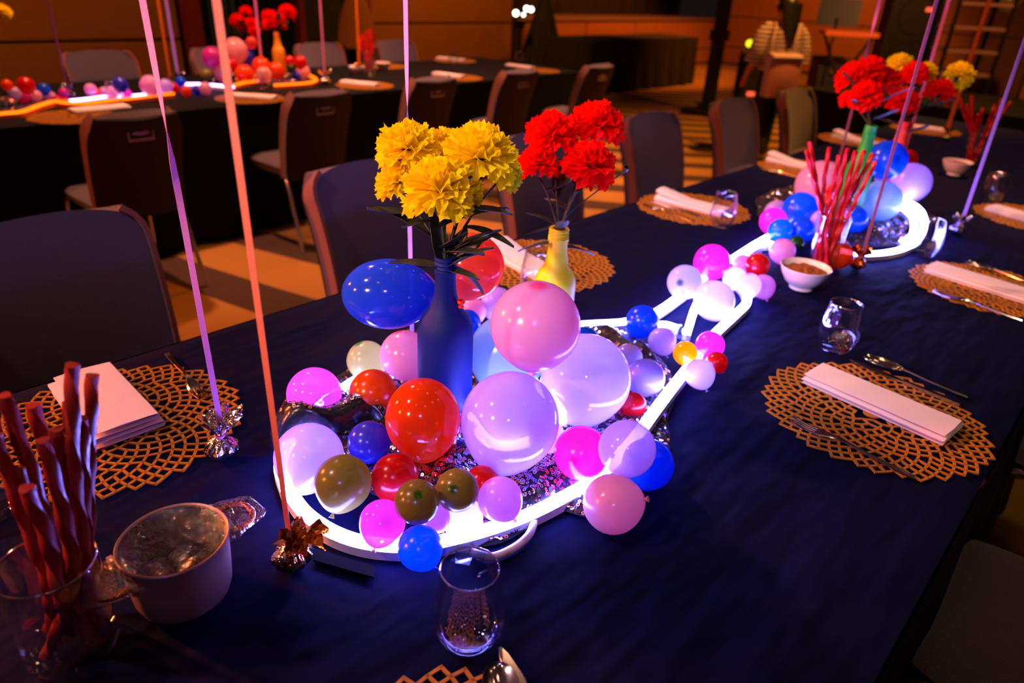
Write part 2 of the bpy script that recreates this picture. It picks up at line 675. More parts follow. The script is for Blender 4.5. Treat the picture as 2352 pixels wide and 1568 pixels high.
def fbm(x, y, s=1.0, seed=0.0):
    return noise.fractal(Vector((x * s, y * s, seed)), 1.0, 2.0, 3)


# ------------------------------------------------------------------ the room
WX, FY = -6.8, 14.8
fl = MB().box((0, 0, -.05), (14, 22, .1)).build('floor', 'carpet', smooth=False)
fl.location = (-.5, 5, 0)
struct(fl)
ce = MB().box((-0.5, 5, 4.05), (14, 22, .1)).build('ceiling', 'ceiling_paint', smooth=False)
struct(ce)


def panel(parent, x0, x1, y0, y1, z0, z1, mat='wall_panel'):
    m = MB()
    bm_ = .012
    lo = (min(x0, x1), min(y0, y1), z0)
    hi = (max(x0, x1), max(y0, y1), z1)
    m.box([(a + b) / 2 for a, b in zip(lo, hi)], [b - a for a, b in zip(lo, hi)])
    o = m.build('panel', mat, parent, smooth=False)
    md = o.modifiers.new('bevel', 'BEVEL')
    md.width = bm_
    md.segments = 2
    return o


wb = struct(MB().box((WX - .1, 2.0, 2.0), (.1, 12.6, 4.0)).build('wall_back', 'wall_trim', smooth=False))
for y0, y1 in ((-4.2, -1.35), (-1.33, 2.85)):
    for z0, z1 in ((.04, .69), (.715, 1.9), (1.93, 3.2)):
        panel(wb, WX - .05, WX + .03, y0, y1, z0, z1)
for y0, y1 in ((5.28, 8.02),):
    for z0, z1 in ((.04, .30), (.32, .83), (.855, 1.9), (1.93, 3.2)):
        panel(wb, WX - .05, WX + .03, y0, y1, z0, z1)
# stage end of the wall: panelled riser, bright nosing, black void with drapes behind
ws = struct(MB().box((WX - .1, 11.6, .44), (.1, 6.6, .88)).build('wall_stage', 'wall_trim', smooth=False))
for y0, y1 in ((8.35, 9.9), (9.92, 11.4), (11.42, 12.9), (12.92, 14.75)):
    for z0, z1 in ((.04, .30), (.32, .84)):
        panel(ws, WX - .05, WX + .03, y0, y1, z0, z1)
t1 = struct(MB().box((WX - .6, 11.5, .89), (1.3, 6.6, .03)).build('trim_1', 'shelf_grey', smooth=False))
cu = MB().grid(lambda u, w: (WX - 1.15 + .05 * math.sin(u * 90), 8.2 + u * 6.6, .9 + w * 3.1), 240, 2)
tag(cu.build('stage_curtain', 'black_drape'), 'black stage curtain hanging above the orange stage riser', 'curtain')
wf = struct(MB().box((-.4, FY + .05, 2.0), (12.8, .1, 4.0)).build('wall_far', 'wall_trim', smooth=False))
for x0, x1 in ((-6.75, -5.3), (-5.28, -3.6), (-3.58, -1.9)):
    for z0, z1 in ((.04, .35), (.37, .95), (.97, 1.9), (1.92, 3.2)):
        panel(wf, x0, x1, FY - .03, FY + .03, z0, z1)
for x0, x1 in ((-1.88, -.2), (-.18, 1.6), (1.62, 3.4), (3.42, 5.9)):
    for z0, z1 in ((.04, .95), (.97, 1.9), (1.92, 3.2)):
        panel(wf, x0, x1, FY - .03, FY + .03, z0, z1, 'case_brown')
# the recess between the two panelled wall parts: red posts, hangings
for y, w_, lab in ((2.96, .16, 'red wooden post beside the blue hanging'), (5.16, .16, 'red wooden post at the edge of the orange wall panels'), (4.25, .08, 'thin red wooden post between the green hanging and the pale screen')):
    o = MB().box((0, 0, 1.6), (.14, w_, 3.2)).box((0, 0, .06), (.18, w_ + .04, .12)).build('wall_post', 'wood_red', smooth=False)
    o.location = (WX + .12, y, 0)
    tag(o, lab, 'post')


def hanging(x, y0, y1, z0, z1, mat, lab, amp=.04, k=9):
    m = MB().slab(lambda u, w: (amp * math.sin(u * k * PI), (u - .5) * (y1 - y0), z0 + (z1 - z0) * w), 60, 4, .01)
    o = m.build('wall_hanging', mat)
    o.location = (x, (y0 + y1) / 2, 0)
    tag(o, lab, 'curtain')
    return o


hanging(WX + .05, 3.08, 3.5, .02, 3.2, 'curtain', 'blue-grey curtain beside the red post')
hanging(WX + .05, 3.55, 3.95, .02, 3.2, 'black_drape', 'black curtain behind the red flowers on the far table')
hanging(WX + .05, 3.96, 4.2, .02, 3.2, 'curtain_green', 'dark green curtain behind the amber bottle')
m = MB().slab(lambda u, w: (0.02 * math.cos(PI * (u - .5)), (u - .5) * .55 * (1 - .55 * w ** 2.2), .62 + .55 * w), 14, 14, .03)
o = m.build('pale_screen', 'wall_panel')
for s_ in (-.2, .2):
    MB().tube([(0, s_, 0), (0, s_, .66)], .02).build('leg', 'black_gear', o)
o.location = (WX + .6, 4.72, 0)
tag(o, 'pale brown rounded screen standing beside the red post', 'screen')

# downlights in the ceiling (they mirror as dots in balloons and glasses)
dl = MB().lathe([(.07, 0), (.085, -.004), (.09, -.02), (.09, .0)], 20).mesh('downlight', 'plastic_grey')
dface = MB().disc((0, 0, -.012), .055, 16, up=False).mesh('lamp_face', 'lamp_face')
for x, y in ((-.6, -1.6), (.9, -1.9), (2.3, -.9), (2.4, .7), (-1.0, .4), (.6, .9), (-.9, 2.0), (.9, 2.6), (2.4, 2.3), (-.6, 4.0), (1.2, 4.4), (-2.6, .2), (-2.6, 2.2), (-2.6, 4.2), (-4.2, 1.2), (-4.2, 3.2)):
    o = put('downlight', dl, None, (x, y, 3.998))
    tag(o, 'small round warm downlight recessed in the ceiling', 'downlight', 'downlights in the ceiling')
    put('lamp_face', dface, o)


# ------------------------------------------------------------------ tables and cloths
def table(name, lab, loc, L, Wd, rz=0.0):
    t = thing(name, lab, 'table', loc, rz)
    MB().box((0, 0, T - .022), (Wd - .02, L - .02, .03)).build('table_top', 'case_brown', t, smooth=False)
    for sx in (-1, 1):
        for k in range(3):
            y = (k - 1) * (L / 2 - .25)
            MB().tube([(sx * (Wd / 2 - .15), y, 0), (sx * (Wd / 2 - .15), y, T - .035)], .016, 8).build('leg', 'black_gear', t)
    return t


def cloth(name, lab, loc, L, Wd, mat, rz=0.0, drop=.70, seed=1.0, fine=.05):
    nx, ny = max(8, int(Wd / fine)), max(8, int(L / fine))

    def top(u, w):
        x, y = (u - .5) * Wd, (w - .5) * L
        e = min(u, 1 - u) * Wd
        e2 = min(w, 1 - w) * L
        h = .0022 * fbm(x, y, 5, seed) + .0016 * max(0, fbm(x + y * .3, y, 2.3, seed + 4))
        k = min(1, min(e, e2) / .03)
        return (x, y, T - .002 - .006 * (1 - k) ** 2 + h * k + .003)
    m = MB().grid(top, nx, ny)
    per = 2 * (L + Wd)

    def side(u, w):
        s = u * per
        if s < Wd:
            p, nrm = (-Wd / 2 + s, -L / 2), (0, -1)
        elif s < Wd + L:
            p, nrm = (Wd / 2, -L / 2 + s - Wd), (1, 0)
        elif s < 2 * Wd + L:
            p, nrm = (Wd / 2 - (s - Wd - L), L / 2), (0, 1)
        else:
            p, nrm = (-Wd / 2, L / 2 - (s - 2 * Wd - L)), (-1, 0)
        a = (w ** 1.1) * (.022 * math.sin(s * 17 + 2 * fbm(s, 0, 1.5, seed)) + .02 * fbm(s, w, 3, seed) + .03)
        z = T - .005 - w * drop
        return (p[0] + nrm[0] * (a + .004), p[1] + nrm[1] * (a + .004), z)
    m.grid(side, int(per / .03), 8, True)
    o = m.build(name, mat)
    o.location = loc
    o.rotation_euler = (0, 0, rz)
    return tag(o, lab, 'tablecloth')


table('banquet_table', 'long banquet table under the navy black cloth with the violet neon', (.655, 1.85, 0), 6.1, 1.31)
cloth('tablecloth', 'navy black cloth over the long table with violet neon and blue bottle', (.655, 1.85, 0), 6.1, 1.31, 'cloth', seed=1, fine=.03)
RZ2 = .055
table('banquet_table', 'long banquet table by the wall under the black cloth with orange neon', (-3.17, 1.55, 0), 6.1, 1.25, RZ2)
cloth('tablecloth', 'black cloth over the long table by the wall with orange neon', (-3.17, 1.55, 0), 6.1, 1.25, 'cloth_far', RZ2, seed=5)
table('banquet_table', 'crosswise banquet table before the music gear', (1.55, 6.25, 0), 5.3, 1.3, R(90))
cloth('tablecloth', 'black cloth over the crosswise table before the music gear', (1.55, 6.25, 0), 5.3, 1.3, 'cloth_far', R(90), seed=9)


# ------------------------------------------------------------------ chairs
def chair_meshes():
    d = {}
    # faces +Y; seat centre over the origin
    def seat(u, w):
        x = (u - .5) * .46
        y = (w - .5) * .46
        r = max(abs(u - .5) * 2, abs(w - .5) * 2)
        x *= 1 - .06 * max(0, w - .6)
        return (x * (1 - .10 * (abs(w - .5) * 2) ** 6), y * (1 - .10 * (abs(u - .5) * 2) ** 6), .475 - .022 * r ** 5 + .008 * (1 - r * r))
    d['seat'] = MB().slab(seat, 16, 16, .055).mesh('seat', 'fabric')

    def bk(u, w, off=0.0, k=1.0):
        t = w
        hw = .232 * k * (1 - .07 * (1 - t)) * (1 - .20 * max(0, (t - .80) / .20) ** 2.6)
        x = (u - .5) * 2 * hw
        z = .40 + .47 * t - (.018 * abs(2 * u - 1) ** 3.5 if t > .7 else 0) * max(0, (t - .7) / .3)
        y = -.18 - .03 * t - .09 * t * t + .035 * (abs(2 * u - 1) ** 2) + off
        return (x, y, z)
    d['backrest'] = MB().slab(lambda u, w: bk(1 - u, w), 18, 18, .056).mesh('backrest', 'fabric')

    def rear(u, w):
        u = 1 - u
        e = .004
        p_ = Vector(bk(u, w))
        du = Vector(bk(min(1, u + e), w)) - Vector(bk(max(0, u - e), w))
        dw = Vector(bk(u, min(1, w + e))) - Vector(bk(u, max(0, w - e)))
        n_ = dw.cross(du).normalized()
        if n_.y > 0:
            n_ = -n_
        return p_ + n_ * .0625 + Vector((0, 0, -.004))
    d['shade_shell'] = MB().slab(lambda u, w: rear(1 - u, w), 18, 18, .006).mesh('back_shade_shell', 'shade_shell')  # sheet added over the rear; its dark colour stands in for shade

    def rim(side):
        p = []
        for i in range(19):
            a = bk(1 if side > 0 else 0, i / 18, -.026, 1.02)
            p.append(a)
        return p
    for s in (-1, 1):
        d['band', s] = MB().sweep(rim(s), [(-.033, -.007), (.033, -.007), (.033, .007), (-.033, .007)], up=(1, 0, 0)).mesh('edge_band', 'fabric_side')
        d['fleg', s] = MB().tube(curve([(s * .19, .10, .43), (s * .215, .19, .40), (s * .225, .215, .2), (s * .23, .235, .0)], 6), .0125, 10).mesh('leg', 'chrome')
        d['rleg', s] = MB().tube(curve([(s * .19, -.05, .43), (s * .215, -.17, .40), (s * .225, -.235, .2), (s * .235, -.30, .0)], 6), .0125, 10).mesh('leg', 'chrome')
    # recessed pull on the back of the backrest
    m = MB()
    yb = -.18 - .03 * .8 - .09 * .64 - .068
    zc = .40 + .47 * .80
    m.sweep([(-.062, yb, zc + .022), (.062, yb, zc + .022), (.062, yb, zc - .022), (-.062, yb, zc - .022), (-.062, yb, zc + .022)],
            [(-.006, -.003), (.006, -.003), (.006, .003), (-.006, .003)], up=(0, -1, 0))
    m.sweep(curve([(-.055, yb + .004, zc + .012), (0, yb - .008, zc + .004), (.055, yb + .004, zc + .012)], 6), [(-.007, -.002), (.007, -.002), (.007, .002), (-.007, .002)], up=(0, -1, 0))
    d['handle'] = m.mesh('handle', 'pull_metal')
    return d


CH = chair_meshes()


def chair(loc, rz, lab, group, handle=True):
    t = thing('banquet_chair', lab, 'chair', loc, rz, group)
    put('seat', CH['seat'], t)
    b_ = put('backrest', CH['backrest'], t)
    put('back_shade_shell', CH['shade_shell'], b_)
    for s in (-1, 1):
        put('edge_band', CH['band', s], b_)
        put('leg', CH['fleg', s], t)
        put('leg', CH['rleg', s], t)
    if handle:
        put('handle', CH['handle'], b_)
    return t


L1 = 'charcoal fabric banquet chair '
for (x, y), dr, lab in (
        ((-.33, -.21), 2, 'facing the licorice jar and the pot in cling film'),
        ((-.35, .77), 0, 'behind the clear blue and clear red balloons'),
        ((-.37, 1.66), 0, 'behind the red carnations in the yellow bottle'),
        ((-.38, 2.56), 0, 'pulled up beside the folded napkin and tumbler'),
        ((-.40, 3.50), 0, 'second from the crosswise table, beside the far centrepiece'),
        ((-.40, 4.42), 0, 'next to the corner of the crosswise table')):
    chair((x, y, 0), R(-90 + dr), L1 + lab, 'chairs along the left side of the navy table')
for (x, y), lab in (((1.52, .64), 'tucked under the right edge beside the lone place setting'), ((1.50, 1.46), 'tucked under the right edge past the lone place setting')):
    chair((x, y, 0), R(90), L1 + lab, 'chairs along the right side of the navy table')
for (x, y), lab in (
        ((-2.22, .50), 'seen from behind, before the middle of the orange neon'),
        ((-2.36, 1.51), 'seen from behind, before the amber bottle centrepiece'),
        ((-2.53, 2.46), 'seen from behind, between the blue bottle flowers and the wall panels'),
        ((-2.57, 3.32), 'seen from behind, second from the end of the wall table'),
        ((-2.55, 4.25), 'seen from behind, at the end of the wall table')):
    chair((x, y, 0), R(90) + RZ2, L1 + lab, 'chairs along the near side of the wall table').scale = (.84, 1, 1)
for (x, y), lab in (((-3.95, .10), 'across the wall table, behind the red and lilac balloons'), ((-4.00, 1.20), 'across the wall table, before the long groove of the panels'), ((-4.15, 3.05), 'across the wall table, before the pale screen'), ((-4.22, 3.95), 'across the wall table, before the orange panels'), ((-4.05, 2.1), 'across the wall table, behind the amber bottle')):
    chair((x, y, 0), R(-90) + RZ2, L1 + lab, 'chairs along the far side of the wall table')


# ------------------------------------------------------------------ place settings
def mat_mesh():
    m = MB()
    NP = 430
    c = .199 / math.sqrt(NP)

    def pos(k):
        a = k * 2.399963
        r = c * math.sqrt(k)
        return (r * math.cos(a), r * math.sin(a))
    P = {k: pos(k) for k in range(6, NP)}
    hw, th = .0022, .0024

    def bar(p, q):
        dx, dy = q[0] - p[0], q[1] - p[1]
        l = math.hypot(dx, dy)
        if l < 1e-6:
            return
        mx, my = (p[0] + q[0]) / 2, (p[1] + q[1]) / 2
        m.box((mx, my, th / 2), (l + hw * 1.6, hw * 2, th), math.atan2(dy, dx))
    for k in P:
        fam = sorted((f for f in (5, 8, 13, 21, 34, 55) if k + f < 640), key=lambda f: math.dist(pos(k), pos(k + f)))[:2]
        for f in fam:
            if k + f in P:
                bar(P[k], P[k + f])
    m.lathe([(.002, th), (.016, th), (.016, 0), (.002, 0)], 16)
    return m.mesh('placemat', 'gold_mat', smooth=False)


PM = mat_mesh()


def placemat(px, py, lab, grp, rz=0):
    p = at(px, py, T + .004)
    o = put('placemat', PM, None, (p.x, p.y, T + .0035), (0, 0, rz))
    return tag(o, lab, 'placemat', grp)


def napkin_mesh(L, Wd, open_=0.0, seed=0, hs=1.0):
    """four folded layers seen in section, drawn out along the length"""
    th = .0016
    zs = [.0016 + k_ * .0046 * hs for k_ in range(4)]
    h = Wd / 2
    path = []
    d_ = 1
    for i, z in enumerate(zs):
        a, b_ = (-h, h) if d_ > 0 else (h, -h)
        inset = .003 * i
        for k in range(7):
            t = k / 6
            y = a + (b_ - a) * t
            y -= math.copysign(inset, y) * abs(2 * t - 1)
            zz = z + .0016 * math.sin(PI * t) * (1 if i % 2 else .4)
            path.append((y, zz))
        if i < 3:
            yc = b_ * (1 - inset / h)
            zm = (z + zs[i + 1]) / 2
            rr = (zs[i + 1] - z) / 2
            for a2 in (-60, -20, 20, 60):
                path.append((yc + math.copysign(rr * math.cos(R(a2)), b_), zm + rr * math.sin(R(a2))))
        d_ = -d_
    # closed outline: offset both ways
    n = len(path)
    out = []
    for sgn in (1, -1):
        q = []
        for i, (y, z) in enumerate(path):
            y0, z0 = path[max(0, i - 1)]
            y1, z1 = path[min(n - 1, i + 1)]
            l = math.hypot(y1 - y0, z1 - z0) or 1
            q.append((y - sgn * (z1 - z0) / l * th / 2, z + sgn * (y1 - y0) / l * th / 2))
        out.append(q)
    sec = out[0] + out[1][::-1]
    m = MB()
    k = len(sec)
    NX = 10
    for i in range(NX + 1):
        u = i / NX
        x = (u - .5) * L
        for (y, z) in sec:
            lift = open_ * max(0, .45 - u) * max(0, (z - .008) / .008) * .12
            m.v.append((x + .002 * math.sin(z * 700), y * (1 + .04 * (u - .5)), max(0.0008, z + lift + .0008 * fbm(x, y, 20, seed))))
    for i in range(NX):
        for j in range(k):
            a0, a1 = i * k + j, i * k + (j + 1) % k
            m.f.append((a0, a0 + k, a1 + k, a1))
    m.f.append(tuple(range(k)))
    m.f.append(tuple(NX * k + j for j in range(k - 1, -1, -1)))
    return m.mesh('napkin', 'napkin')


NAP = {'a': napkin_mesh(.265, .092), 'b': napkin_mesh(.255, .088, .4, 3), 'c': napkin_mesh(.225, .105, 0, 5, 1.9)}


def lay(p0, p1, z):
    a, b_ = at(*p0, z), at(*p1, z)
    return (a + b_) / 2, math.atan2(b_.y - a.y, b_.x - a.x)


def napkin(p0, p1, kind, lab, grp):
    c, a = lay(p0, p1, T + .014)
    o = put('napkin', NAP[kind], None, (c.x, c.y, T + .0062), (0, 0, a))
    return tag(o, lab, 'napkin', grp)


def loft(m, st):
    """flat bar through stations (x, half width, z, thickness)"""
    n = len(m.v)
    for x, w_, z, th in st:
        m.v += [(x, -w_, z), (x, w_, z), (x, w_ * .8, z + th), (x, -w_ * .8, z + th)]
    for i in range(len(st) - 1):
        a = n + 4 * i
        for j in range(4):
            m.f.append((a + j, a + (j + 1) % 4, a + 4 + (j + 1) % 4, a + 4 + j))
    m.f.append((n + 3, n + 2, n + 1, n))
    e = n + 4 * (len(st) - 1)
    m.f.append((e, e + 1, e + 2, e + 3))


HAND = [(.105, .0015, .001, .002), (.104, .0048, .001, .0026), (.08, .0050, .0015, .003), (.03, .0036, .004, .003), (.0, .0028, .007, .003), (-.02, .0030, .009, .003)]
fm = MB()
loft(fm, HAND + [(-.035, .0075, .008, .002), (-.05, .0115, .005, .002), (-.06, .0120, .004, .002)])
FORK = fm.mesh('handle', 'steel')
tm = MB()
for k in range(4):
    yy = -.0092 + k * .00613
    n0 = len(tm.v)
    loft(tm, [(-.0595, .0021, .004, .002), (-.08, .0018, .0035, .0018), (-.098, .0013, .006, .0015), (-.106, .0006, .0085, .001)])
    tm.v[n0:] = [(a, b_ + yy, c_) for a, b_, c_ in tm.v[n0:]]
TINE = tm.mesh('fork_head', 'steel')
sm = MB()
loft(sm, HAND)
SPH = sm.mesh('handle', 'steel')
SPB = MB().slab(lambda u, w: (-.058 - .040 * math.cos(PI * w), .0205 * math.sin(PI * w) ** .8 * (2 * u - 1) * (1 + .12 * math.cos(PI * w)) + 1e-5 * (u - .5),
                             .009 - .0085 * math.sin(PI * w) * (1 - (2 * u - 1) ** 2)), 10, 14, .0012).mesh('spoon_bowl', 'steel')
km = MB()
loft(km, [(.11, .003, .0015, .004), (.108, .0055, .001, .006), (.06, .0058, .001, .006), (.0, .0045, .001, .005)])
KNH = km.mesh('handle', 'steel')
kb = MB()
loft(kb, [(.001, .0045, .0025, .002), (-.02, .0080, .0025, .0016), (-.07, .0090, .0025, .0014), (-.098, .0065, .0025, .0012), (-.11, .0015, .0025, .001)])
KNB = kb.mesh('blade', 'steel')


def cutlery(kind, p_head, p_end, lab, grp=None, z=T + .006, mid=None):
    c, a = lay(p_head, p_end, z)
    t = thing('table_' + kind if kind != 'spoon' else 'tablespoon', lab, kind, (c.x, c.y, z), a, grp)
    if kind == 'fork':
        put('handle', FORK, t)
        put('fork_head', TINE, t)
    elif kind == 'spoon':
        put('handle', SPH, t)
        put('spoon_bowl', SPB, t)
    else:
        put('handle', KNH, t)
        put('blade', KNB, t)
    return t


GP, GN, GC = 'gold placemats', 'folded napkins', 'table cutlery'
placemat(268, 974, 'gold lattice placemat with a napkin showing its folded end, beside the licorice jar', GP, .2)
placemat(2003, 950, 'gold lattice placemat with spoon, knife and fork on the open right side', GP, .9)
placemat(1062, 1985, 'gold lattice placemat by the empty tumbler, cut off at its rim', GP, .4)
placemat(1245, 606, 'gold lattice placemat behind the big pink balloon and the yellow bottle', GP, 1.4)
placemat(1592, 478, 'gold lattice placemat under the tumbler and the two-layer open napkin', GP, 2.0)
placemat(2272, 662, 'gold lattice placemat beside the foil weight, napkin with a spoon behind', GP, 2.7)
placemat(1848, 388, 'gold lattice placemat behind the red licorice sticks', GP, .7)
placemat(2375, 502, 'gold lattice placemat beyond the foil weight, beside a tumbler', GP, .1)
placemat(1965, 322, 'gold lattice placemat behind the far green bottle', GP, 1.1)
placemat(2125, 298, 'gold lattice placemat between the far carnations and the far licorice', GP, 1.6)
napkin((182, 862), (303, 1010), 'c', 'white napkin with two open fold loops, beside the licorice jar', GN)
napkin((1857, 850), (2203, 1000), 'a', 'flat white napkin between a fork and a spoon on the right side', GN)
napkin((1150, 575), (1262, 632), 'b', 'white napkin behind the clear red balloon', GN)
napkin((1500, 448), (1685, 492), 'b', 'white napkin with its upper layer lifted, behind the tumbler', GN)
napkin((2118, 606), (2400, 692), 'a', 'white napkin beside the foil weight on the right side', GN)
napkin((1762, 362), (1900, 392), 'b', 'white napkin with its upper layer lifted, behind the licorice sticks', GN)
napkin((2285, 478), (2440, 522), 'a', 'white napkin beyond the foil weight, beside a tumbler', GN)
napkin((1925, 312), (2010, 332), 'b', 'white napkin behind the far green bottle', GN)
napkin((2075, 288), (2172, 300), 'a', 'white napkin between the far carnations and the far licorice', GN)
cutlery('spoon', (1975, 822), (2225, 913), 'steel spoon with its bowl by the right-hand tumbler')
cutlery('knife', (1950, 828), (2208, 934), 'steel knife between the spoon and the napkin on the right side')
cutlery('fork', (1815, 968), (2103, 1100), 'steel fork on the open right side, tines towards the neon')
cutlery('fork', (468, 918), (385, 815), 'dark steel fork on the placemat beside the pink ribbon')
cutlery('spoon', (1158, 1625), (1200, 1840), 'steel spoon tip by the empty tumbler, cut off')
cutlery('knife', (1195, 1575), (1320, 1800), 'steel knife tip by the empty tumbler, cut off')
cutlery('fork', (1468, 470), (1600, 512), 'steel fork beside the lifted napkin')
cutlery('knife', (1490, 462), (1610, 500), 'steel knife beside the lifted napkin')
cutlery('fork', (2140, 672), (2352, 738), 'steel fork before the napkin by the foil weight')
cutlery('spoon', (2205, 602), (2400, 662), 'steel spoon behind the napkin by the foil weight')
cutlery('fork', (1745, 388), (1850, 412), 'steel fork before the napkin behind the licorice sticks')

# place settings of the wall table
for (px, py), lab in (((170, 268), 'behind the chair back before the orange neon'), ((575, 226), 'before the amber bottle centrepiece'), ((838, 196), 'before the far licorice jar'), ((1050, 178), 'before the orange tumbler'), ((1235, 162), 'at the end, before the draped stand'), ((1045, 139), 'across the wall table, before the orange panels'), ((880, 152), 'across the wall table, behind the far bowl')):
    placemat(px, py, 'gold placemat on the wall table, ' + lab, 'gold placemats on the wall table', px * .01)
for p0, p1, lab in (((195, 252), (262, 246), 'behind the chair back before the orange neon'), ((540, 218), (625, 224), 'before the amber bottle centrepiece'), ((795, 188), (858, 194), 'before the far licorice jar'), ((1000, 168), (1062, 176), 'before the orange tumbler'), ((1175, 150), (1215, 155), 'at the end, before the draped stand'), ((1010, 133), (1062, 138), 'across the wall table, before the orange panels')):
    napkin(p0, p1, 'a', 'white napkin on the wall table, ' + lab, 'napkins on the wall table')


# ------------------------------------------------------------------ neon strips
def strip_section(w_, h):
    """housing (open at the top) and the light-giving dome above it"""
    body = [(-w_ / 2, 0), (w_ / 2, 0), (w_ / 2, h * .62), (-w_ / 2, h * .62)]
    dome = [(-w_ / 2, h * .62), (w_ / 2, h * .62), (w_ * .46, h * .86), (w_ * .25, h), (-w_ * .25, h), (-w_ * .46, h * .86)]
    return body, dome


def neon(lab, pts, mat='neon_violet', w_=.020, h=.024, z=T + .004, n=8, caps=True, body='neon_body'):
    path = []
    for p in pts:
        zz = z + (p[2] if len(p) > 2 else 0)
        path.append(at(p[0], p[1], zz + h * .9) - Vector((0, 0, h * .9)))
    path = curve(path, n)
    base = path[0].copy()
    path = [p - base for p in path]
    t = thing('neon_strip', lab, 'neon strip', base)
    bs, ds = strip_section(w_, h)
    MB().sweep(path, bs, up=(0, 0, 1)).build('housing', body, t)
    MB().sweep(path, ds, up=(0, 0, 1)).build('light_face', mat, t)
    if caps:
        for i, j in ((0, 1), (-1, -2)):
            d = (path[i] - path[j]).normalized()
            MB().sweep([path[i], path[i] + d * .016], [(-w_ * .58, -.001), (w_ * .58, -.001), (w_ * .58, h * 1.05), (-w_ * .58, h * 1.05)], up=(0, 0, 1)).build('end_cap', 'clear_plastic', t)
    return t


neon('bright violet-white neon strip looping under the front balloons and away along the table',
     [(1000, 800), (850, 850), (720, 940), (648, 1040), (655, 1105), (676, 1140), (705, 1175), (755, 1210), (815, 1234), (885, 1246), (960, 1246), (1040, 1231),
      (1130, 1207), (1220, 1173), (1300, 1133), (1362, 1096), (1420, 1045, .01), (1470, 985, .02), (1512, 928, .02), (1552, 876, .015), (1592, 826, .01), (1640, 765), (1690, 718), (1716, 690), (1712, 662), (1690, 640)], caps=False)
neon('bright violet-white neon strip curving behind the big pink balloon to the far balloons',
     [(1120, 768), (1220, 752), (1330, 742), (1400, 738), (1440, 734), (1500, 716), (1558, 678), (1620, 632), (1680, 592), (1765, 540), (1850, 505), (1930, 480)], w_=.018)
neon('violet-white neon strip coiled beneath the large lavender balloons',
     [(1075, 950), (1125, 1010), (1195, 1015), (1262, 980), (1288, 955), (1270, 915), (1220, 870), (1160, 850), (1110, 870)], z=T + .01, caps=False)
neon('short violet-white neon strip end standing beside the silver balloon', [(1578, 762), (1586, 735), (1596, 705), (1612, 678), (1645, 660)], w_=.017)
neon('short violet-white neon strip bend beside the blue balloon', [(1500, 742), (1530, 742), (1556, 750)], w_=.016)
neon('short violet-white neon strip bend above the red balloon of the garland', [(1700, 590), (1730, 566), (1765, 556), (1790, 566)], w_=.018)
neon('violet-white neon strip curled around the far sequin cloth', [(2060, 452, .05), (2092, 464, .05), (2116, 482, .04), (2124, 510, .03), (2112, 542, .015), (2080, 566), (2030, 578), (1970, 580), (1930, 572)], w_=.02)
neon('violet-white neon strip doubled inside the far curl', [(2075, 476, .035), (2098, 500, .03), (2098, 532, .02), (2078, 552, .01)], w_=.018)
# wall table
NF = dict(w_=.024, h=.03, caps=False)
NO = dict(NF, body='neon_body_orange')
neon('orange neon strip running along the wall table towards the left end', [(-40, 262), (15, 258), (50, 254), (90, 240), (125, 231), (160, 235), (200, 236), (245, 230), (300, 224), (360, 217), (398, 213)], 'neon_orange', **NO)
neon('violet-white neon strip lying beside the orange one on the wall table', [(160, 230), (200, 226), (248, 220), (300, 219), (345, 214), (372, 206), (395, 200)], 'neon_far', **NF)
neon('violet-white neon strip below the blue balloon of the wall table', [(420, 192), (460, 192), (500, 195), (535, 199)], 'neon_far', **NF)
neon('orange neon strip curled around the amber bottle centrepiece', [(535, 195), (560, 188), (590, 184), (600, 176), (560, 172), (545, 180)], 'neon_orange', **NO)
neon('orange neon strip curled at the end of the amber bottle centrepiece', [(630, 194), (670, 192), (705, 189), (725, 183), (718, 175), (690, 165)], 'neon_orange', **NO)

# feed cord with clear connector
pc = at(1050, 1262, T + .012)
ct = thing('power_connector', 'clear plastic connector with pale cord feeding the neon strip', 'connector', (pc.x, pc.y, T))
q = [at(1052, 1262, T + .014) - ct.location, at(1085, 1268, T + .014) - ct.location]
MB().sweep(q, [(-.014, -.010), (.014, -.010), (.014, .012), (-.014, .012)], up=(0, 0, 1)).build('plug', 'clear_plastic', ct)
MB().tube(curve([at(1085, 1268, T + .012) - ct.location, at(1130, 1278, T + .010) - ct.location, at(1180, 1258, T + .01) - ct.location, at(1215, 1228, T + .012) - ct.location, at(1226, 1195, T + .012) - ct.location, at(1222, 1170, T + .008) - ct.location], 8), .0058, 10).build('cord', 'cord_white', ct)
for k in range(3):
    p = at(1100 + 7 * k, 1270 + 2.5 * k, T + .013) - ct.location
    MB().tube([p, p + Vector((.003, .001, 0))], .0085, 12).build('grip_ring', 'clear_plastic', ct)
c0 = at(800, 1285, T + .004)
bt = MB().slab(lambda u, w: tuple(at(720 + 140 * u, 1262 + 40 * u + 26 * w, T + .006) - Vector((c0.x, c0.y, 0)) - Vector((0, 0, T))), 8, 3, .002).build('fabric_strap', 'black_tape')
bt.location = (c0.x, c0.y, T)
tag(bt, 'black strap end lying before the neon strip beside the foil weight', 'strap')


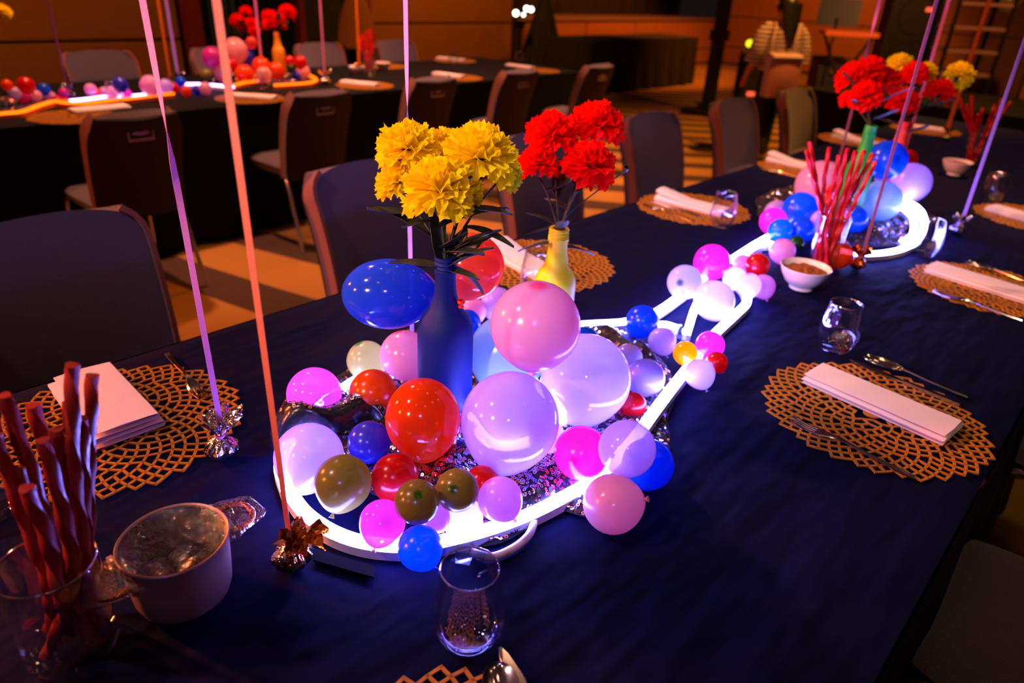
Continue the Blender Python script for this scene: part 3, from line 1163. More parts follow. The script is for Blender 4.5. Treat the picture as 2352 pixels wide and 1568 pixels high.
# ------------------------------------------------------------------ sequin cloths
def sequin_cloth(lab, outline, n_seq, seed, ring=.0031, hmax=.035):
    pts = [at(*p) for p in outline]
    c = sum(pts, Vector()) / len(pts)
    pol = sorted((math.atan2(p.y - c.y, p.x - c.x) % (2 * PI), math.hypot(p.x - c.x, p.y - c.y)) for p in pts)

    def rad(a):
        a %= 2 * PI
        for i in range(len(pol)):
            a0, r0 = pol[i]
            a1, r1 = pol[(i + 1) % len(pol)]
            if i == len(pol) - 1:
                a1 += 2 * PI
                if a < pol[0][0]:
                    a += 2 * PI
            if a0 <= a <= a1:
                t = (a - a0) / max(1e-6, a1 - a0)
                return r0 + (r1 - r0) * t
        return pol[0][1]

    def surf(a, r):
        R0 = rad(a) * (1 + .03 * math.sin(9 * a + seed))
        x, y = R0 * r * math.cos(a), R0 * r * math.sin(a)
        f = abs(fbm(x, y, 9, seed)) * hmax + max(0, fbm(x, y, 5, seed + 3)) * hmax * .7
        z = .004 + (f + .008) * min(1, (1 - r) * 7) ** .6
        return Vector((x, y, z))
    t = thing('sequin_cloth', lab, 'cloth', (c.x, c.y, T + .002))
    MB().grid(lambda u, w: surf(2 * PI * u, .02 + .98 * w), 96, 28, True).build('net', 'sequin_net', t)
    rnd = random.Random(seed)
    m = MB()
    ns = 7
    for _ in range(n_seq):
        a = rnd.random() * 2 * PI
        r = math.sqrt(rnd.random()) * .985
        p = surf(a, r)
        e = .01
        n = (surf(a + e, r) - surf(a - e, r)).cross(surf(a, min(1, r + e)) - surf(a, r - e))
        n = -n.normalized() if n.length else Vector((0, 0, 1))
        if n.z < 0:
            n = -n
        n = (n + Vector((rnd.gauss(0, .22), rnd.gauss(0, .22), 0))).normalized()
        ta = n.orthogonal().normalized()
        tb = n.cross(ta)
        p = p + n * .0016
        k = len(m.v)
        for i in range(ns):
            w_ = 2 * PI * i / ns
            dd = ta * math.cos(w_) + tb * math.sin(w_)
            m.v.append(tuple(p + dd * ring))
            m.v.append(tuple(p + dd * ring * .38))
        for i in range(ns):
            j = (i + 1) % ns
            m.f.append((k + 2 * i, k + 2 * j, k + 2 * j + 1, k + 2 * i + 1))
    s_ = m.build('sequin_layer', 'sequin', t, smooth=False)
    s_['kind'] = 'stuff'
    return t


sc1 = sequin_cloth('crumpled iridescent sequin cloth under the front balloons',
                   [(640, 985), (650, 905), (760, 878), (900, 835), (1100, 785), (1300, 752), (1400, 742), (1490, 790), (1532, 870), (1545, 960), (1528, 1030), (1455, 1150), (1385, 1200), (1290, 1180), (1232, 1216), (1150, 1247), (1070, 1256), (1000, 1225), (900, 1150), (780, 1085), (690, 1040)], 9000, 3)
ridge = curve([at(*p) - sc1.location for p in ((628, 1030), (672, 1022), (735, 1012), (800, 1000), (860, 992), (915, 995))], 8)
rdir = [(ridge[min(i + 1, len(ridge) - 1)] - ridge[max(i - 1, 0)]).normalized() for i in range(len(ridge))]


def fold(u, w):
    i = min(len(ridge) - 1, int(u * (len(ridge) - 1) + .5))
    h = (.078 * math.sin(PI * min(1, u * 1.02)) ** .7) * (1 + .22 * math.sin(9 * u))
    nn = Vector((-rdir[i].y, rdir[i].x, 0))
    a_ = PI * w
    k = .026 + .008 * math.sin(13 * u)
    return ridge[i] + nn * (-k * math.cos(a_) + .012 * math.sin(11 * u)) + Vector((0, 0, .004 + h * math.sin(a_) ** .8))


MB().grid(fold, 40, 18).build('lining_fold', 'satin_black', sc1)
fs = MB()
rnd = random.Random(77)
for _ in range(1100):
    u_, w_ = rnd.uniform(.02, .98), rnd.uniform(.42, .95)
    if w_ < .62 and u_ < .55 and rnd.random() < .85:
        continue
    p_ = fold(u_, w_)
    n_ = (fold(min(1, u_ + .03), w_) - fold(max(0, u_ - .03), w_)).cross(fold(u_, w_ + .02) - fold(u_, w_ - .02)).normalized()
    if n_.z < 0:
        n_ = -n_
    n_ = (n_ + Vector((rnd.gauss(0, .25), rnd.gauss(0, .25), 0))).normalized()
    ta = n_.orthogonal().normalized()
    tb = n_.cross(ta)
    k0 = len(fs.v)
    for i in range(7):
        dd = ta * math.cos(2 * PI * i / 7) + tb * math.sin(2 * PI * i / 7)
        fs.v += [tuple(p_ + n_ * .002 + dd * .0031), tuple(p_ + n_ * .002 + dd * .0012)]
    for i in range(7):
        j = (i + 1) % 7
        fs.f.append((k0 + 2 * i, k0 + 2 * j, k0 + 2 * j + 1, k0 + 2 * i + 1))
fo = fs.build('sequin_layer', 'sequin', sc1, smooth=False)
fo['kind'] = 'stuff'
sequin_cloth('sequin cloth under the far balloons and the far bottles', [(1740, 465), (1790, 440), (1900, 440), (2000, 430), (2080, 445), (2112, 480), (2115, 530), (2070, 560), (2000, 574), (1940, 570), (1860, 545), (1780, 520)], 3500, 8, ring=.0038)
sequin_cloth('sequin cloth under the amber bottle centrepiece on the wall table', [(470, 190), (520, 180), (600, 172), (690, 172), (715, 180), (690, 190), (600, 196), (520, 198)], 1200, 12, ring=.008)
sequin_cloth('sequin cloth under the red and lilac balloons at the left end of the wall table', [(-60, 250), (-20, 226), (60, 218), (120, 222), (110, 238), (60, 250), (0, 262)], 900, 14, ring=.008)


# ------------------------------------------------------------------ balloons
def balloon_mesh():
    prof = []
    N = 22
    for i in range(N + 1):
        a = PI * i / N
        z = math.cos(a)
        r = math.sin(a)
        if z < 0:                      # pear towards the neck
            z *= 1 + .10 * (-z) ** 3
            r *= 1 - .05 * (-z) ** 2
        prof.append((max(r, 1e-4), z))
    return MB().lathe(prof[::-1], 36).mesh('balloon', None)


BAL = balloon_mesh()
BAL.materials.append(None)
KNOT = MB().lathe([(.002, .02), (.05, .0), (.035, -.05), (.075, -.085), (.06, -.10), (.11, -.17), (.10, -.175), (.03, -.12)], 12).mesh('knot', None)
KNOT.materials.append(None)
COL = {
    'pink': ((255, 196, 236), (255, 90, 150)), 'hot pink': ((255, 45, 160), (220, 0, 110)), 'lilac': ((230, 204, 255), (225, 60, 160)),
    'lavender': ((222, 205, 255), None), 'blue': ((0, 110, 250), (0, 70, 190)), 'orange': ((255, 95, 8), None), 'red': ((232, 24, 30), None),
    'olive': ((160, 150, 66), (40, 110, 10)), 'green': ((20, 95, 30), None), 'pale cyan': ((190, 240, 252), None), 'peach': ((255, 190, 196), (235, 120, 110)),
    'white': ((245, 235, 245), None), 'silver': ((190, 180, 185), (50, 80, 60)), 'amber': ((255, 150, 0), None), 'magenta': ((235, 60, 190), None), 'violet blue': ((80, 80, 245), None)}
for k_, (c_, t_) in COL.items():
    latex('latex ' + k_, c_, t_)
latex('latex clear blue', (50, 100, 255), None, .45, .4)
latex('latex clear red', (255, 100, 90), None, .48, .4)
latex('latex clear orange', (255, 84, 20), None, .42, .4)
latex('latex clear lilac', (232, 210, 255), None, .22, .6)
latex('latex clear pink', (255, 110, 200), None, .35, .6)


BALLOONS = []


def balloon(px, py, r, col, lab, lift=None, grp=None, tip=None, sq=(1, 1, 1), rest=.0):
    """r: apparent radius in photograph pixels; lift: height of its centre above the table"""
    rad = .04
    for _ in range(12):
        z = T + (rad + rest if lift is None else lift)
        p = at(px, py, z)
        rad = r * depth(p) / F_PX
    BALLOONS.append(dict(px=px, py=py, r=r, d=depth(p), col=col, lab=lab, grp=grp, tip=tip, sq=sq))


def settle(obst):
    """balloons push each other apart along their sight lines until they only touch"""
    def pos(b):
        return CAM + ray(b['px'], b['py']) * b['d'], b['r'] * b['d'] / F_PX
    for it in range(160):
        moved = 0
        for i, b in enumerate(BALLOONS):
            p, r = pos(b)
            for c in BALLOONS[i + 1:]:
                if c['grp'] != b['grp']:
                    continue
                q, s_ = pos(c)
                need = (r + s_) * .96
                l = (p - q).length
                if l < need:
                    k = min(.006, (need - l) * .35)
                    sg = 1 if b['d'] > c['d'] else -1
                    b['d'] += sg * k
                    c['d'] -= sg * k
                    moved += need - l
                    p, r = pos(b)
            for (ox, oy, r_o, ztop) in obst:
                if p.z - r * .5 < ztop:
                    l = math.hypot(p.x - ox, p.y - oy)
                    if l < (r + r_o) * .95:
                        od = depth((ox, oy, p.z))
                        b['d'] += .004 if b['d'] > od else -.004
                        p, r = pos(b)
            if p.z - r < T + .003:      # stay above the cloth
                b['d'] -= min(.01, (T + .003 - p.z + r) * .5)
        if moved < .002:
            break
    for b in BALLOONS:
        p, rad = pos(b)
        o = put('balloon', BAL, None, p, None, 'latex ' + b['col'], tuple(rad * k for k in b['sq']))
        tip = b['tip']
        if tip is None:
            rr = random.Random(int(b['px'] * 7 + b['py']))
            tip = RT * rr.uniform(-.7, .7) + UP * rr.uniform(.7, 1) - FWD * rr.uniform(-.1, .35)
        else:                              # direction seen from the camera: right, up, towards
            tip = RT * tip[0] + UP * tip[1] - FWD * tip[2]
        o.rotation_mode = 'QUATERNION'
        o.rotation_quaternion = Vector(tip).normalized().to_track_quat('Z', 'Y')
        put('knot', KNOT, o, (0, 0, -1.08), None, 'latex ' + b['col'])
        tag(o, b['lab'], 'balloon', b['grp'])


G1 = 'balloons of the front centrepiece'
B = balloon
B(893, 675, 90, 'clear blue', 'large see-through blue balloon lying against the blue bottle', .205, G1, (-1, .0, .1), (.9, .9, 1.18))
B(1082, 612, 77, 'clear red', 'large see-through red balloon behind the blue bottle', .20, G1, (.5, .7, .1))
B(1230, 748, 104, 'pink', 'largest pale pink balloon on top of the front pile', .225, G1, (.05, .85, .5))
B(1166, 812, 90, 'pale cyan', 'glowing pale cyan balloon behind the blue bottle', .10, G1, (.25, .9, -.25))
B(1345, 870, 104, 'clear lilac', 'large glossy lavender balloon below the largest pink one', .085, G1, (.25, .9, -.25))
B(1171, 967, 113, 'clear lilac', 'large glossy lavender balloon at the front, beside the clear orange one', .098, G1, (.25, .9, -.25), (1, 1, 1.02))
B(972, 962, 88, 'clear orange', 'see-through orange balloon before the blue bottle', .085, G1, (0, 1, .2), (.98, .98, 1.08))
B(857, 902, 55, 'orange', 'opaque orange balloon on the sequin fold', .055, G1)
B(930, 815, 57, 'pink', 'medium pink balloon below the see-through blue one', .06, G1)
B(843, 828, 46, 'olive', 'small olive balloon behind the opaque orange one', .045, G1)
B(722, 905, 62, 'clear pink', 'glowing pink balloon behind the black satin fold', .05, G1, (.25, .9, -.25))
B(710, 1050, 79, 'clear lilac', 'glowing blue-lilac balloon at the loop end of the neon', .066, G1, (.25, .9, -.25))
B(848, 1015, 49, 'violet blue', 'small matt blue balloon before the sequin fold', .055, G1)
B(788, 1108, 65, 'olive', 'medium olive balloon beside the glowing blue-lilac one', .062, G1, (.25, .9, -.25))
B(907, 1095, 54, 'red', 'small red balloon beneath the clear orange one', .055, G1)
B(958, 1152, 52, 'olive', 'small olive balloon with dark green tip above the bright blue one', .095, G1, (.15, .5, .85))
B(1050, 1125, 50, 'olive', 'small olive balloon with dark green tip beside the pale pink one', .085, G1, (-.1, .25, .96))
B(1108, 1108, 40, 'red', 'small red balloon mostly hidden behind an olive one', .05, G1)
B(1149, 1146, 52, 'pink', 'small pale pink balloon leaning on the neon strip', .064, G1)
B(878, 1200, 53, 'clear pink', 'small see-through pink balloon glowing on the neon strip', .058, G1, (.25, .9, -.25))
B(965, 1258, 52, 'blue', 'small bright blue balloon hanging over the neon strip by the tumbler', .042, G1)
B(1062, 1187, 48, 'white', 'small white balloon glowing behind the neon strip', .036, G1)
B(1000, 1188, 34, 'pink', 'tiny pink balloon between an olive and a white one', .04, G1)
B(1335, 1040, 63, 'hot pink', 'hot pink balloon lying on the neon strip', .058, G1, (-.4, -.2, .9))
B(1440, 1030, 66, 'clear lilac', 'medium lilac balloon with pink tip beside the hot pink one', .085, G1, (.3, .35, .9))
B(1488, 1066, 60, 'blue', 'bright blue balloon behind the lilac and peach ones', .05, G1)
B(1408, 1157, 69, 'peach', 'peach pink balloon resting on the cloth before the neon strip', None, G1, (-.7, -.2, -.4))
B(1455, 930, 30, 'red', 'tiny red balloon beside the large lavender one', .035, G1)
B(1482, 868, 45, 'lavender', 'small lavender balloon inside the sequin ring', .045, G1)
B(1443, 822, 33, 'lavender', 'tiny dim lavender balloon behind the lavender one', .04, G1)
B(1085, 715, 32, 'pink', 'tiny pink balloon behind the bottle and the see-through red one', .06, G1)
B(1142, 697, 38, 'lilac', 'small lilac balloon below the see-through red one', .07, G1)
B(1073, 742, 32, 'blue', 'tiny blue balloon behind the bottle shoulder', .055, G1)
B(1340, 790, 40, 'blue', 'small blue balloon behind the large lavender one', .045, G1)
B(1010, 1020, 40, 'red', 'small red balloon under the clear orange one', .04, G1)
B(1255, 1000, 42, 'pink', 'small pink balloon under the two large lavender ones', .045, G1)
B(800, 960, 30, 'blue', 'tiny blue balloon behind the matt blue one', .035, G1)
G2 = 'balloons of the garland along the neon'
B(1475, 738, 38, 'blue', 'bright blue balloon where two neon strips meet', .045, G2)
B(1521, 783, 32, 'lavender', 'small lavender balloon beside the bright blue one of the garland', .036, G2)
B(1574, 811, 28, 'amber', 'small amber balloon on the neon strip', .045, G2)
B(1631, 793, 33, 'hot pink', 'small hot pink balloon beside the amber one', .05, G2)
B(1646, 832, 25, 'red', 'tiny red balloon behind a lavender one of the garland', .028, G2)
B(1607, 858, 35, 'lilac', 'small lilac balloon before the amber one', .045, G2)
B(1573, 648, 40, 'silver', 'silver balloon with dark tips beside the garland', .06, G2, (-.5, -.1, .85))
B(1635, 602, 41, 'hot pink', 'hot pink balloon beside the silver one', .055, G2, (.5, .6, .3))
B(1640, 690, 46, 'white', 'largest white balloon of the garland between two neon strips', .05, G2)
B(1720, 655, 28, 'lilac', 'small lilac balloon over the neon bend', .05, G2)
B(1752, 658, 28, 'pink', 'small pink balloon beside the white bowl', .03, G2)
B(1740, 608, 27, 'red', 'small red balloon with pink glow beside the white bowl', .045, G2)
B(1688, 640, 27, 'white', 'small white balloon behind the lilac one', .04, G2)
B(1706, 606, 22, 'pink', 'tiny pale balloon behind the small red one', .035, G2)
B(1797, 577, 29, 'pink', 'small pink balloon behind the white bowl', .035, G2)
B(1828, 560, 19, 'green', 'tiny dark green balloon beside the licorice glass', .03, G2)
G3 = 'balloons of the far centrepiece'
B(1792, 530, 28, 'blue', 'small blue balloon at the near edge of the far pile', .04, G3)
B(1776, 508, 31, 'hot pink', 'hot pink balloon at the left edge of the far pile', .05, G3)
B(1784, 488, 28, 'lilac', 'small lilac balloon behind the hot pink one of the far pile', .055, G3)
B(1838, 482, 40, 'blue', 'blue balloon left of the licorice glass in the far pile', .07, G3)
B(1840, 528, 30, 'blue', 'small blue balloon low behind the licorice glass', .045, G3)
B(1886, 428, 58, 'pink', 'large pale pink balloon behind the red licorice', .11, G3)
B(1897, 466, 21, 'orange', 'tiny orange balloon seen through the licorice', .07, G3)
B(1918, 445, 22, 'red', 'tiny red balloon behind the licorice', .09, G3)
B(1887, 506, 24, 'lilac', 'tiny lilac balloon seen through the licorice glass', .045, G3)
B(1957, 505, 34, 'blue', 'blue balloon right of the licorice on the far sequin cloth', .05, G3)
B(2037, 368, 44, 'blue', 'topmost blue balloon of the far pile', .215, G3, (.0, -.2, .9))
B(2092, 420, 44, 'lilac', 'lilac balloon at the right edge of the far pile', .115, G3)
B(2024, 462, 45, 'pale cyan', 'pale cyan balloon with green base in the far pile', .085, G3, (.1, -1, .2))
B(2085, 366, 22, 'red', 'tiny red balloon behind the topmost blue one', .18, G3)
B(1972, 430, 30, 'green', 'green balloon low behind the far green bottle', .06, G3)
B(1927, 586, 31, 'clear orange', 'dim brownish balloon behind the licorice glass', .034, G3)
B(2318, 4, 27, 'olive', 'olive balloon floating above the far licorice on the ribbon', .75, G3, (0, 1, 0))
G4 = 'balloons of the amber bottle centrepiece'
WT = ' on the wall table'
for a in ((540, 116, 28, 'peach', 'largest peach balloon on top of the amber bottle pile', .19), (487, 131, 22, 'magenta', 'magenta balloon on top of the amber bottle pile', .17),
          (578, 98, 13, 'clear red', 'tiny see-through red balloon beside the bottle flowers', .24), (567, 135, 17, 'violet blue', 'dark blue balloon behind the peach one', .14),
          (474, 172, 14, 'olive', 'small olive balloon at the left of the amber bottle pile', .05), (511, 166, 20, 'peach', 'peach olive balloon low in the amber bottle pile', .07),
          (530, 150, 17, 'red', 'red balloon under the largest peach one', .11), (562, 170, 21, 'orange', 'orange balloon ringed by the orange neon', .07), (606, 172, 18, 'peach', 'small peach balloon before the amber bottle', .065),
          (600, 152, 20, 'orange', 'orange balloon behind the small peach one', .10), (634, 163, 20, 'orange', 'orange balloon at the foot of the amber bottle', .07), (690, 143, 15, 'red', 'red balloon right of the amber bottle', .14),
          (668, 157, 9, 'green', 'tiny green balloon right of the amber bottle', .09), (696, 165, 16, 'peach', 'small peach balloon at the right of the amber bottle pile', .06), (681, 174, 10, 'violet blue', 'tiny dark blue balloon by the orange neon curl', .04), (665, 140, 12, 'red', 'tiny red balloon behind the tiny green one', .13)):
    B(a[0], a[1], a[2], a[3], a[4] + WT, a[5], G4)
G5 = 'balloons of the garland on the wall table'
for a in ((415, 188, 11, 'blue', 'tiny bright blue balloon at the start of the violet neon', .045), (345, 196, 22, 'pink', 'large glowing pink balloon of the garland', .08), (380, 198, 16, 'lilac', 'lilac balloon beside the large glowing pink one', .06),
          (400, 202, 11, 'red', 'tiny red balloon between lilac and orange ones', .04), (427, 209, 12, 'orange', 'tiny orange balloon below the bright blue one', .03), (472, 203, 14, 'pink', 'small pink balloon over the violet neon', .04), (453, 206, 11, 'violet blue', 'tiny dark blue balloon over the violet neon', .03),
          (276, 194, 17, 'violet blue', 'blue balloon on top of the garland', .10), (257, 212, 14, 'peach', 'small peach balloon below the blue one of the garland', .05), (290, 216, 12, 'magenta', 'small magenta balloon below the blue one of the garland', .04),
          (208, 205, 13, 'pink', 'small pale pink balloon over the violet neon', .06), (224, 212, 9, 'orange', 'tiny orange balloon beside the pale pink one', .045), (238, 210, 10, 'lilac', 'tiny lilac balloon over the violet neon', .045), (147, 213, 11, 'magenta', 'tiny magenta balloon below a ribbon', .05),
          (133, 229, 10, 'red', 'tiny red balloon on the orange neon', .03), (151, 235, 9, 'orange', 'tiny orange balloon on the orange neon', .025), (101, 205, 13, 'blue', 'small blue balloon near the left end', .08), (82, 221, 14, 'pink', 'small pink balloon near the left end', .05),
          (60, 196, 19, 'red', 'large red balloon near the left end', .12), (17, 195, 12, 'orange', 'small orange balloon near the left end', .12), (34, 213, 13, 'lavender', 'small lavender balloon near the left end', .07), (55, 221, 15, 'magenta', 'small magenta balloon near the left end', .05), (116, 222, 12, 'pink', 'small pink balloon behind the tiny red one', .035)):
    B(a[0], a[1], a[2], a[3], a[4] + WT, a[5], G5)


_b = [(at(1022, 963), .047, T + .18), (at(1262, 800), .043, T + .16), (at(1938, 520), .043, T + .2), (at(2022, 478), .043, T + .19), (at(645, 178), .043, T + .17), (at(582, 176), .041, T + .17)]
settle([(p.x, p.y, r, z) for p, r, z in _b])


# ------------------------------------------------------------------ bottles
def bottle(loc, mat, lab, H=.296, rb=.046, rn=.0165, band=None):
    o = MB().lathe([(.002, .004), (rb * .6, .004), (rb * .93, .0), (rb, .006), (rb, H * .56), (rb * .97, H * .60), (rb * .82, H * .655), (rb * .58, H * .70), (rn * 1.25, H * .755), (rn * 1.08, H * .80),
                    (rn, H * .87), (rn, H * .90), (rn * 1.1, H * .905), (rn * 1.1, H * .925), (rn * .98, H * .932), (rn * 1.1, H * .94), (rn * .98, H * .952), (rn * 1.1, H * .962), (rn * .98, H * .975), (rn * 1.08, H * .985), (rn * 1.02, H), (rn * .75, H), (rn * .75, H * .9), (.002, H * .88)], 40).build('wine_bottle', mat)
    o.location = loc
    tag(o, lab, 'bottle')
    return o


p = at(1022, 963)
bb1 = bottle((p.x, p.y, T + .008), 'bottle_blue', 'matt navy blue wine bottle holding yellow carnations')
BB1 = Vector((p.x, p.y, T + .296))
kb_ = MB()
rg = []
for i in range(25):
    a = 2 * PI * i / 24
    rg.append((.0185 * math.cos(a), .0185 * math.sin(a), .218 + .004 * math.sin(a + .6)))
kb_.tube(rg, .0018, 8)
kb_.build('rubber_band', 'rubber_red', bb1)
tw = RT * .026 - FWD * .012
MB().lathe([(.002, -.006), (.005, -.004), (.004, .0), (.007, .005), (.006, .008), (.002, .008)], 12, (tw.x, tw.y, .219)).build('knot', 'rubber_red', bb1)
p = at(1262, 800)
bottle((p.x, p.y, T + .004), 'bottle_yellow', 'bright yellow wine bottle holding red carnations', .262, .042, .0185)
BB2 = Vector((p.x, p.y, T + .258))
p = at(1938, 520)
bottle((p.x, p.y, T + .004), 'bottle_green', 'green wine bottle in the far centrepiece', .33, .042, .018)
BB3 = Vector((p.x, p.y, T + .325))
p = at(2022, 478)
bottle((p.x, p.y, T + .004), 'bottle_red', 'orange red wine bottle in the far centrepiece', .31, .042, .020)
BB4 = Vector((p.x, p.y, T + .305))
p = at(645, 178)
bottle((p.x, p.y, T + .004), 'bottle_amber', 'amber wine bottle in the centrepiece on the wall table', .29, .042, .018)
BB5 = Vector((p.x, p.y, T + .285))
p = at(582, 176)
bottle((p.x, p.y, T + .004), 'bottle_blue', 'navy wine bottle in the centrepiece on the wall table', .29, .04, .016)
BB6 = Vector((p.x, p.y, T + .285))


# ------------------------------------------------------------------ carnations
def bloom_mesh(seed, n=42):
    rnd = random.Random(seed)
    m = MB()
    for k in range(n):
        f = (k + .5) / n
        phi = R(4 + 104 * f ** .8)          # tilt away from the axis
        az = k * 2.399963 + rnd.uniform(-.15, .15)
        ax = Vector((math.sin(phi) * math.cos(az), math.sin(phi) * math.sin(az), math.cos(phi)))
        side = Vector((-math.sin(az), math.cos(az), 0))
        nor = ax.cross(side)
        Lp = (.94 + .14 * rnd.random()) * (1.0 if f > .25 else .9)
        wd = .62 + .22 * rnd.random()
        ph = rnd.uniform(0, 6.28)
        fr = rnd.uniform(5, 8)
        NU, NV = 14, 5

        def pt(u, w, ax=ax, side=side, nor=nor, Lp=Lp, wd=wd, ph=ph, fr=fr, f=f):
            s = 2 * u - 1
            i = round(u * 14)
            t = w
            ww = wd * (.10 + .90 * t ** .9) * (1 - .10 * t ** 4)
            l = Lp * t * (1 - .16 * s * s * t)
            if w > .99:
                l *= 1.0 + (.05 if i % 2 else -.035) + .02 * math.sin(i * 2.3 + ph)
            ruf = .11 * t ** 1.6 * math.sin(fr * s + ph) + .05 * t ** 2 * math.sin(2.3 * fr * s + 2 * ph)
            bend = -.22 * t * t * f
            return ax * (l * (1 - .04 * s * s)) + side * (ww * s * .62) + nor * (-ruf + bend * .5) + Vector((0, 0, -.12 * t * t * f))
        m.grid(pt, NU, NV)
    return m.mesh('bloom', None)


BLOOM = [bloom_mesh(1), bloom_mesh(2), bloom_mesh(5)]
for b_ in BLOOM:
    b_.materials.append(None)
CALYX = MB().lathe([(.02, -.62), (.10, -.60), (.17, -.5), (.19, -.3), (.20, -.08), (.26, .08), (.2, .1)], 12).mesh('calyx', 'leaf')


def leaf_mesh(bend, L=1.0, w_=.13):
    return MB().slab(lambda u, w: (w_ * (2 * u - 1) * math.sin(PI * min(1, w * .94 + .04)) ** .8, L * w * (1 - .2 * bend * w), bend * L * .45 * w * w + .10 * w_ * 3 * (2 * u - 1) ** 2), 4, 10, .006).mesh('leaf', 'leaf')


LEAF = [leaf_mesh(-.5, 1, .17), leaf_mesh(.3, 1, .21), leaf_mesh(-1.0, 1, .16)]


def carnation(mouth, px, py, r, depth_off, mat, lab, grp, seed, nleaf=2, leaflen=.085):
    """bloom centre on the sight line of (px,py), at the depth of the bottle mouth plus an offset"""
    d = depth(mouth) + depth_off
    c = CAM + ray(px, py) * d
    rad = r * d / F_PX
    rnd = random.Random(seed)
    low = mouth + Vector((rnd.uniform(-.004, .004), rnd.uniform(-.004, .004), -.05))
    ax = (c - mouth)
    ax = (ax.normalized() + Vector((0, 0, .5)) + RT * rnd.uniform(-.25, .25) - FWD * .30).normalized()
    t = thing('carnation', lab, 'flower', mouth, 0, grp)
    base = c - ax * rad * .35
    o = put('bloom', BLOOM[seed % 3], t, base - mouth, None, mat, (rad, rad, rad))
    o.rotation_mode = 'QUATERNION'
    o.rotation_quaternion = ax.to_track_quat('Z', 'Y') @ Euler((0, 0, seed * 1.3)).to_quaternion()
    cx = put('calyx', CALYX, t, base - mouth, None, None, (rad * .85,) * 3)
    cx.rotation_mode = 'QUATERNION'
    cx.rotation_quaternion = o.rotation_quaternion
    end = base - ax * rad * .5
    sp = curve([low - mouth, Vector((0, 0, .0)) + (low - mouth) * .1, (end - mouth) * .55 + Vector((0, 0, .01)), end - mouth], 6)
    MB().tube(sp, .0022, 7).build('stem', 'stem', t)
    for k in range(nleaf):
        f = rnd.uniform(.18, .8)
        q = sp[int(f * (len(sp) - 1))]
        lf = put('leaf', LEAF[rnd.randrange(3)], t, q, None, None, (leaflen * rnd.uniform(.8, 1.25),) * 3)
        dirn = (RT * rnd.uniform(-1, 1) + UP * rnd.uniform(-.15, .9) - FWD * rnd.uniform(-.4, .9)).normalized()
        lf.rotation_mode = 'QUATERNION'
        lf.rotation_quaternion = dirn.to_track_quat('Y', 'Z')
    return t


GY, GR, GF, GW = 'yellow carnations in the navy bottle', 'red carnations in the yellow bottle', 'carnations of the far bottles', 'carnations on the wall table'
for i, (px, py, r, do, mat, lab) in enumerate((
        (935, 318, 74, .0, 'petal_yellow', 'yellow carnation at the upper left of the navy bottle bunch'),
        (1108, 335, 92, -.01, 'petal_yellow', 'largest yellow carnation in the navy bottle bunch'),
        (1008, 412, 88, -.06, 'petal_yellow', 'yellow carnation drooping at the front of the navy bottle bunch'),
        (908, 402, 56, .01, 'petal_yellow', 'small yellow carnation hanging at the left of the bunch'),
        (1018, 322, 50, .05, 'petal_yellow', 'small yellow carnation half hidden at the back of the bunch'),
        (1072, 425, 44, -.01, 'petal_yellow', 'small orange yellow carnation low in the bunch'),
        (1160, 385, 48, .05, 'petal_lime', 'lime yellow carnation at the right of the bunch'))):
    carnation(BB1, px, py, r, do, mat, lab, GY, 11 + i, 3, .075)
for i, (px, py, r, do, lab) in enumerate((
        (1266, 292, 64, .0, 'red carnation with violet calyx, upper left of the yellow bottle bunch'),
        (1376, 268, 66, .02, 'topmost red carnation in the yellow bottle bunch'),
        (1362, 362, 66, -.03, 'red carnation in the middle of the yellow bottle bunch'),
        (1236, 362, 50, -.01, 'small red carnation hanging at the left of the yellow bottle bunch'))):
    carnation(BB2, px, py, r, do, 'petal_red', lab, GR, 31 + i, 3, .065)
# thin side shoot with a bud
t = thing('carnation', 'thin carnation shoot with a closed bud beside the red carnations', 'flower', BB2, 0, GR)
d = depth(BB2)
bp_ = [Vector((0, 0, -.04)), CAM + ray(1300, 500) * d - BB2, CAM + ray(1370, 440) * d - BB2, CAM + ray(1438, 392) * (d - .02) - BB2]
MB().tube(curve(bp_, 6), .0014, 6).build('stem', 'stem', t)
bd = put('bud', CALYX, t, bp_[-1] + Vector((0, 0, .006)), (.6, .5, 0), None, (.022,) * 3)
FAR = ((1958, 165, 36, .02, 'petal_red', BB3, 'upper left red carnation of the far green bottle'), (2003, 150, 33, .0, 'petal_red', BB3, 'topmost red carnation of the far green bottle'), (2035, 175, 34, .03, 'petal_red', BB3, 'right red carnation of the far green bottle'),
       (1990, 208, 36, -.05, 'petal_red', BB3, 'lowest red carnation of the far green bottle'), (1945, 222, 20, .02, 'petal_red', BB3, 'small magenta-lit red carnation of the far green bottle'),
       (2068, 140, 28, .02, 'petal_yellow', BB4, 'broad yellow carnation above the far orange bottle'), (2100, 160, 30, -.02, 'petal_red', BB4, 'upper red carnation of the far orange bottle'), (2132, 158, 22, .04, 'petal_yellow', BB4, 'small yellow carnation behind the far red ones'),
       (2078, 220, 32, -.05, 'petal_red', BB4, 'lowest red carnation of the far orange bottle'), (2166, 202, 30, .0, 'petal_red', BB4, 'red carnation leaning right from the far orange bottle'), (2212, 165, 30, .05, 'petal_yellow', BB4, 'yellow carnation leaning far right from the far orange bottle'))
for i, (px, py, r, do, mat, mo, lab) in enumerate(FAR):
    carnation(mo, px, py, r * 1.1, do, mat, lab, GF, 51 + i, 1, .09)
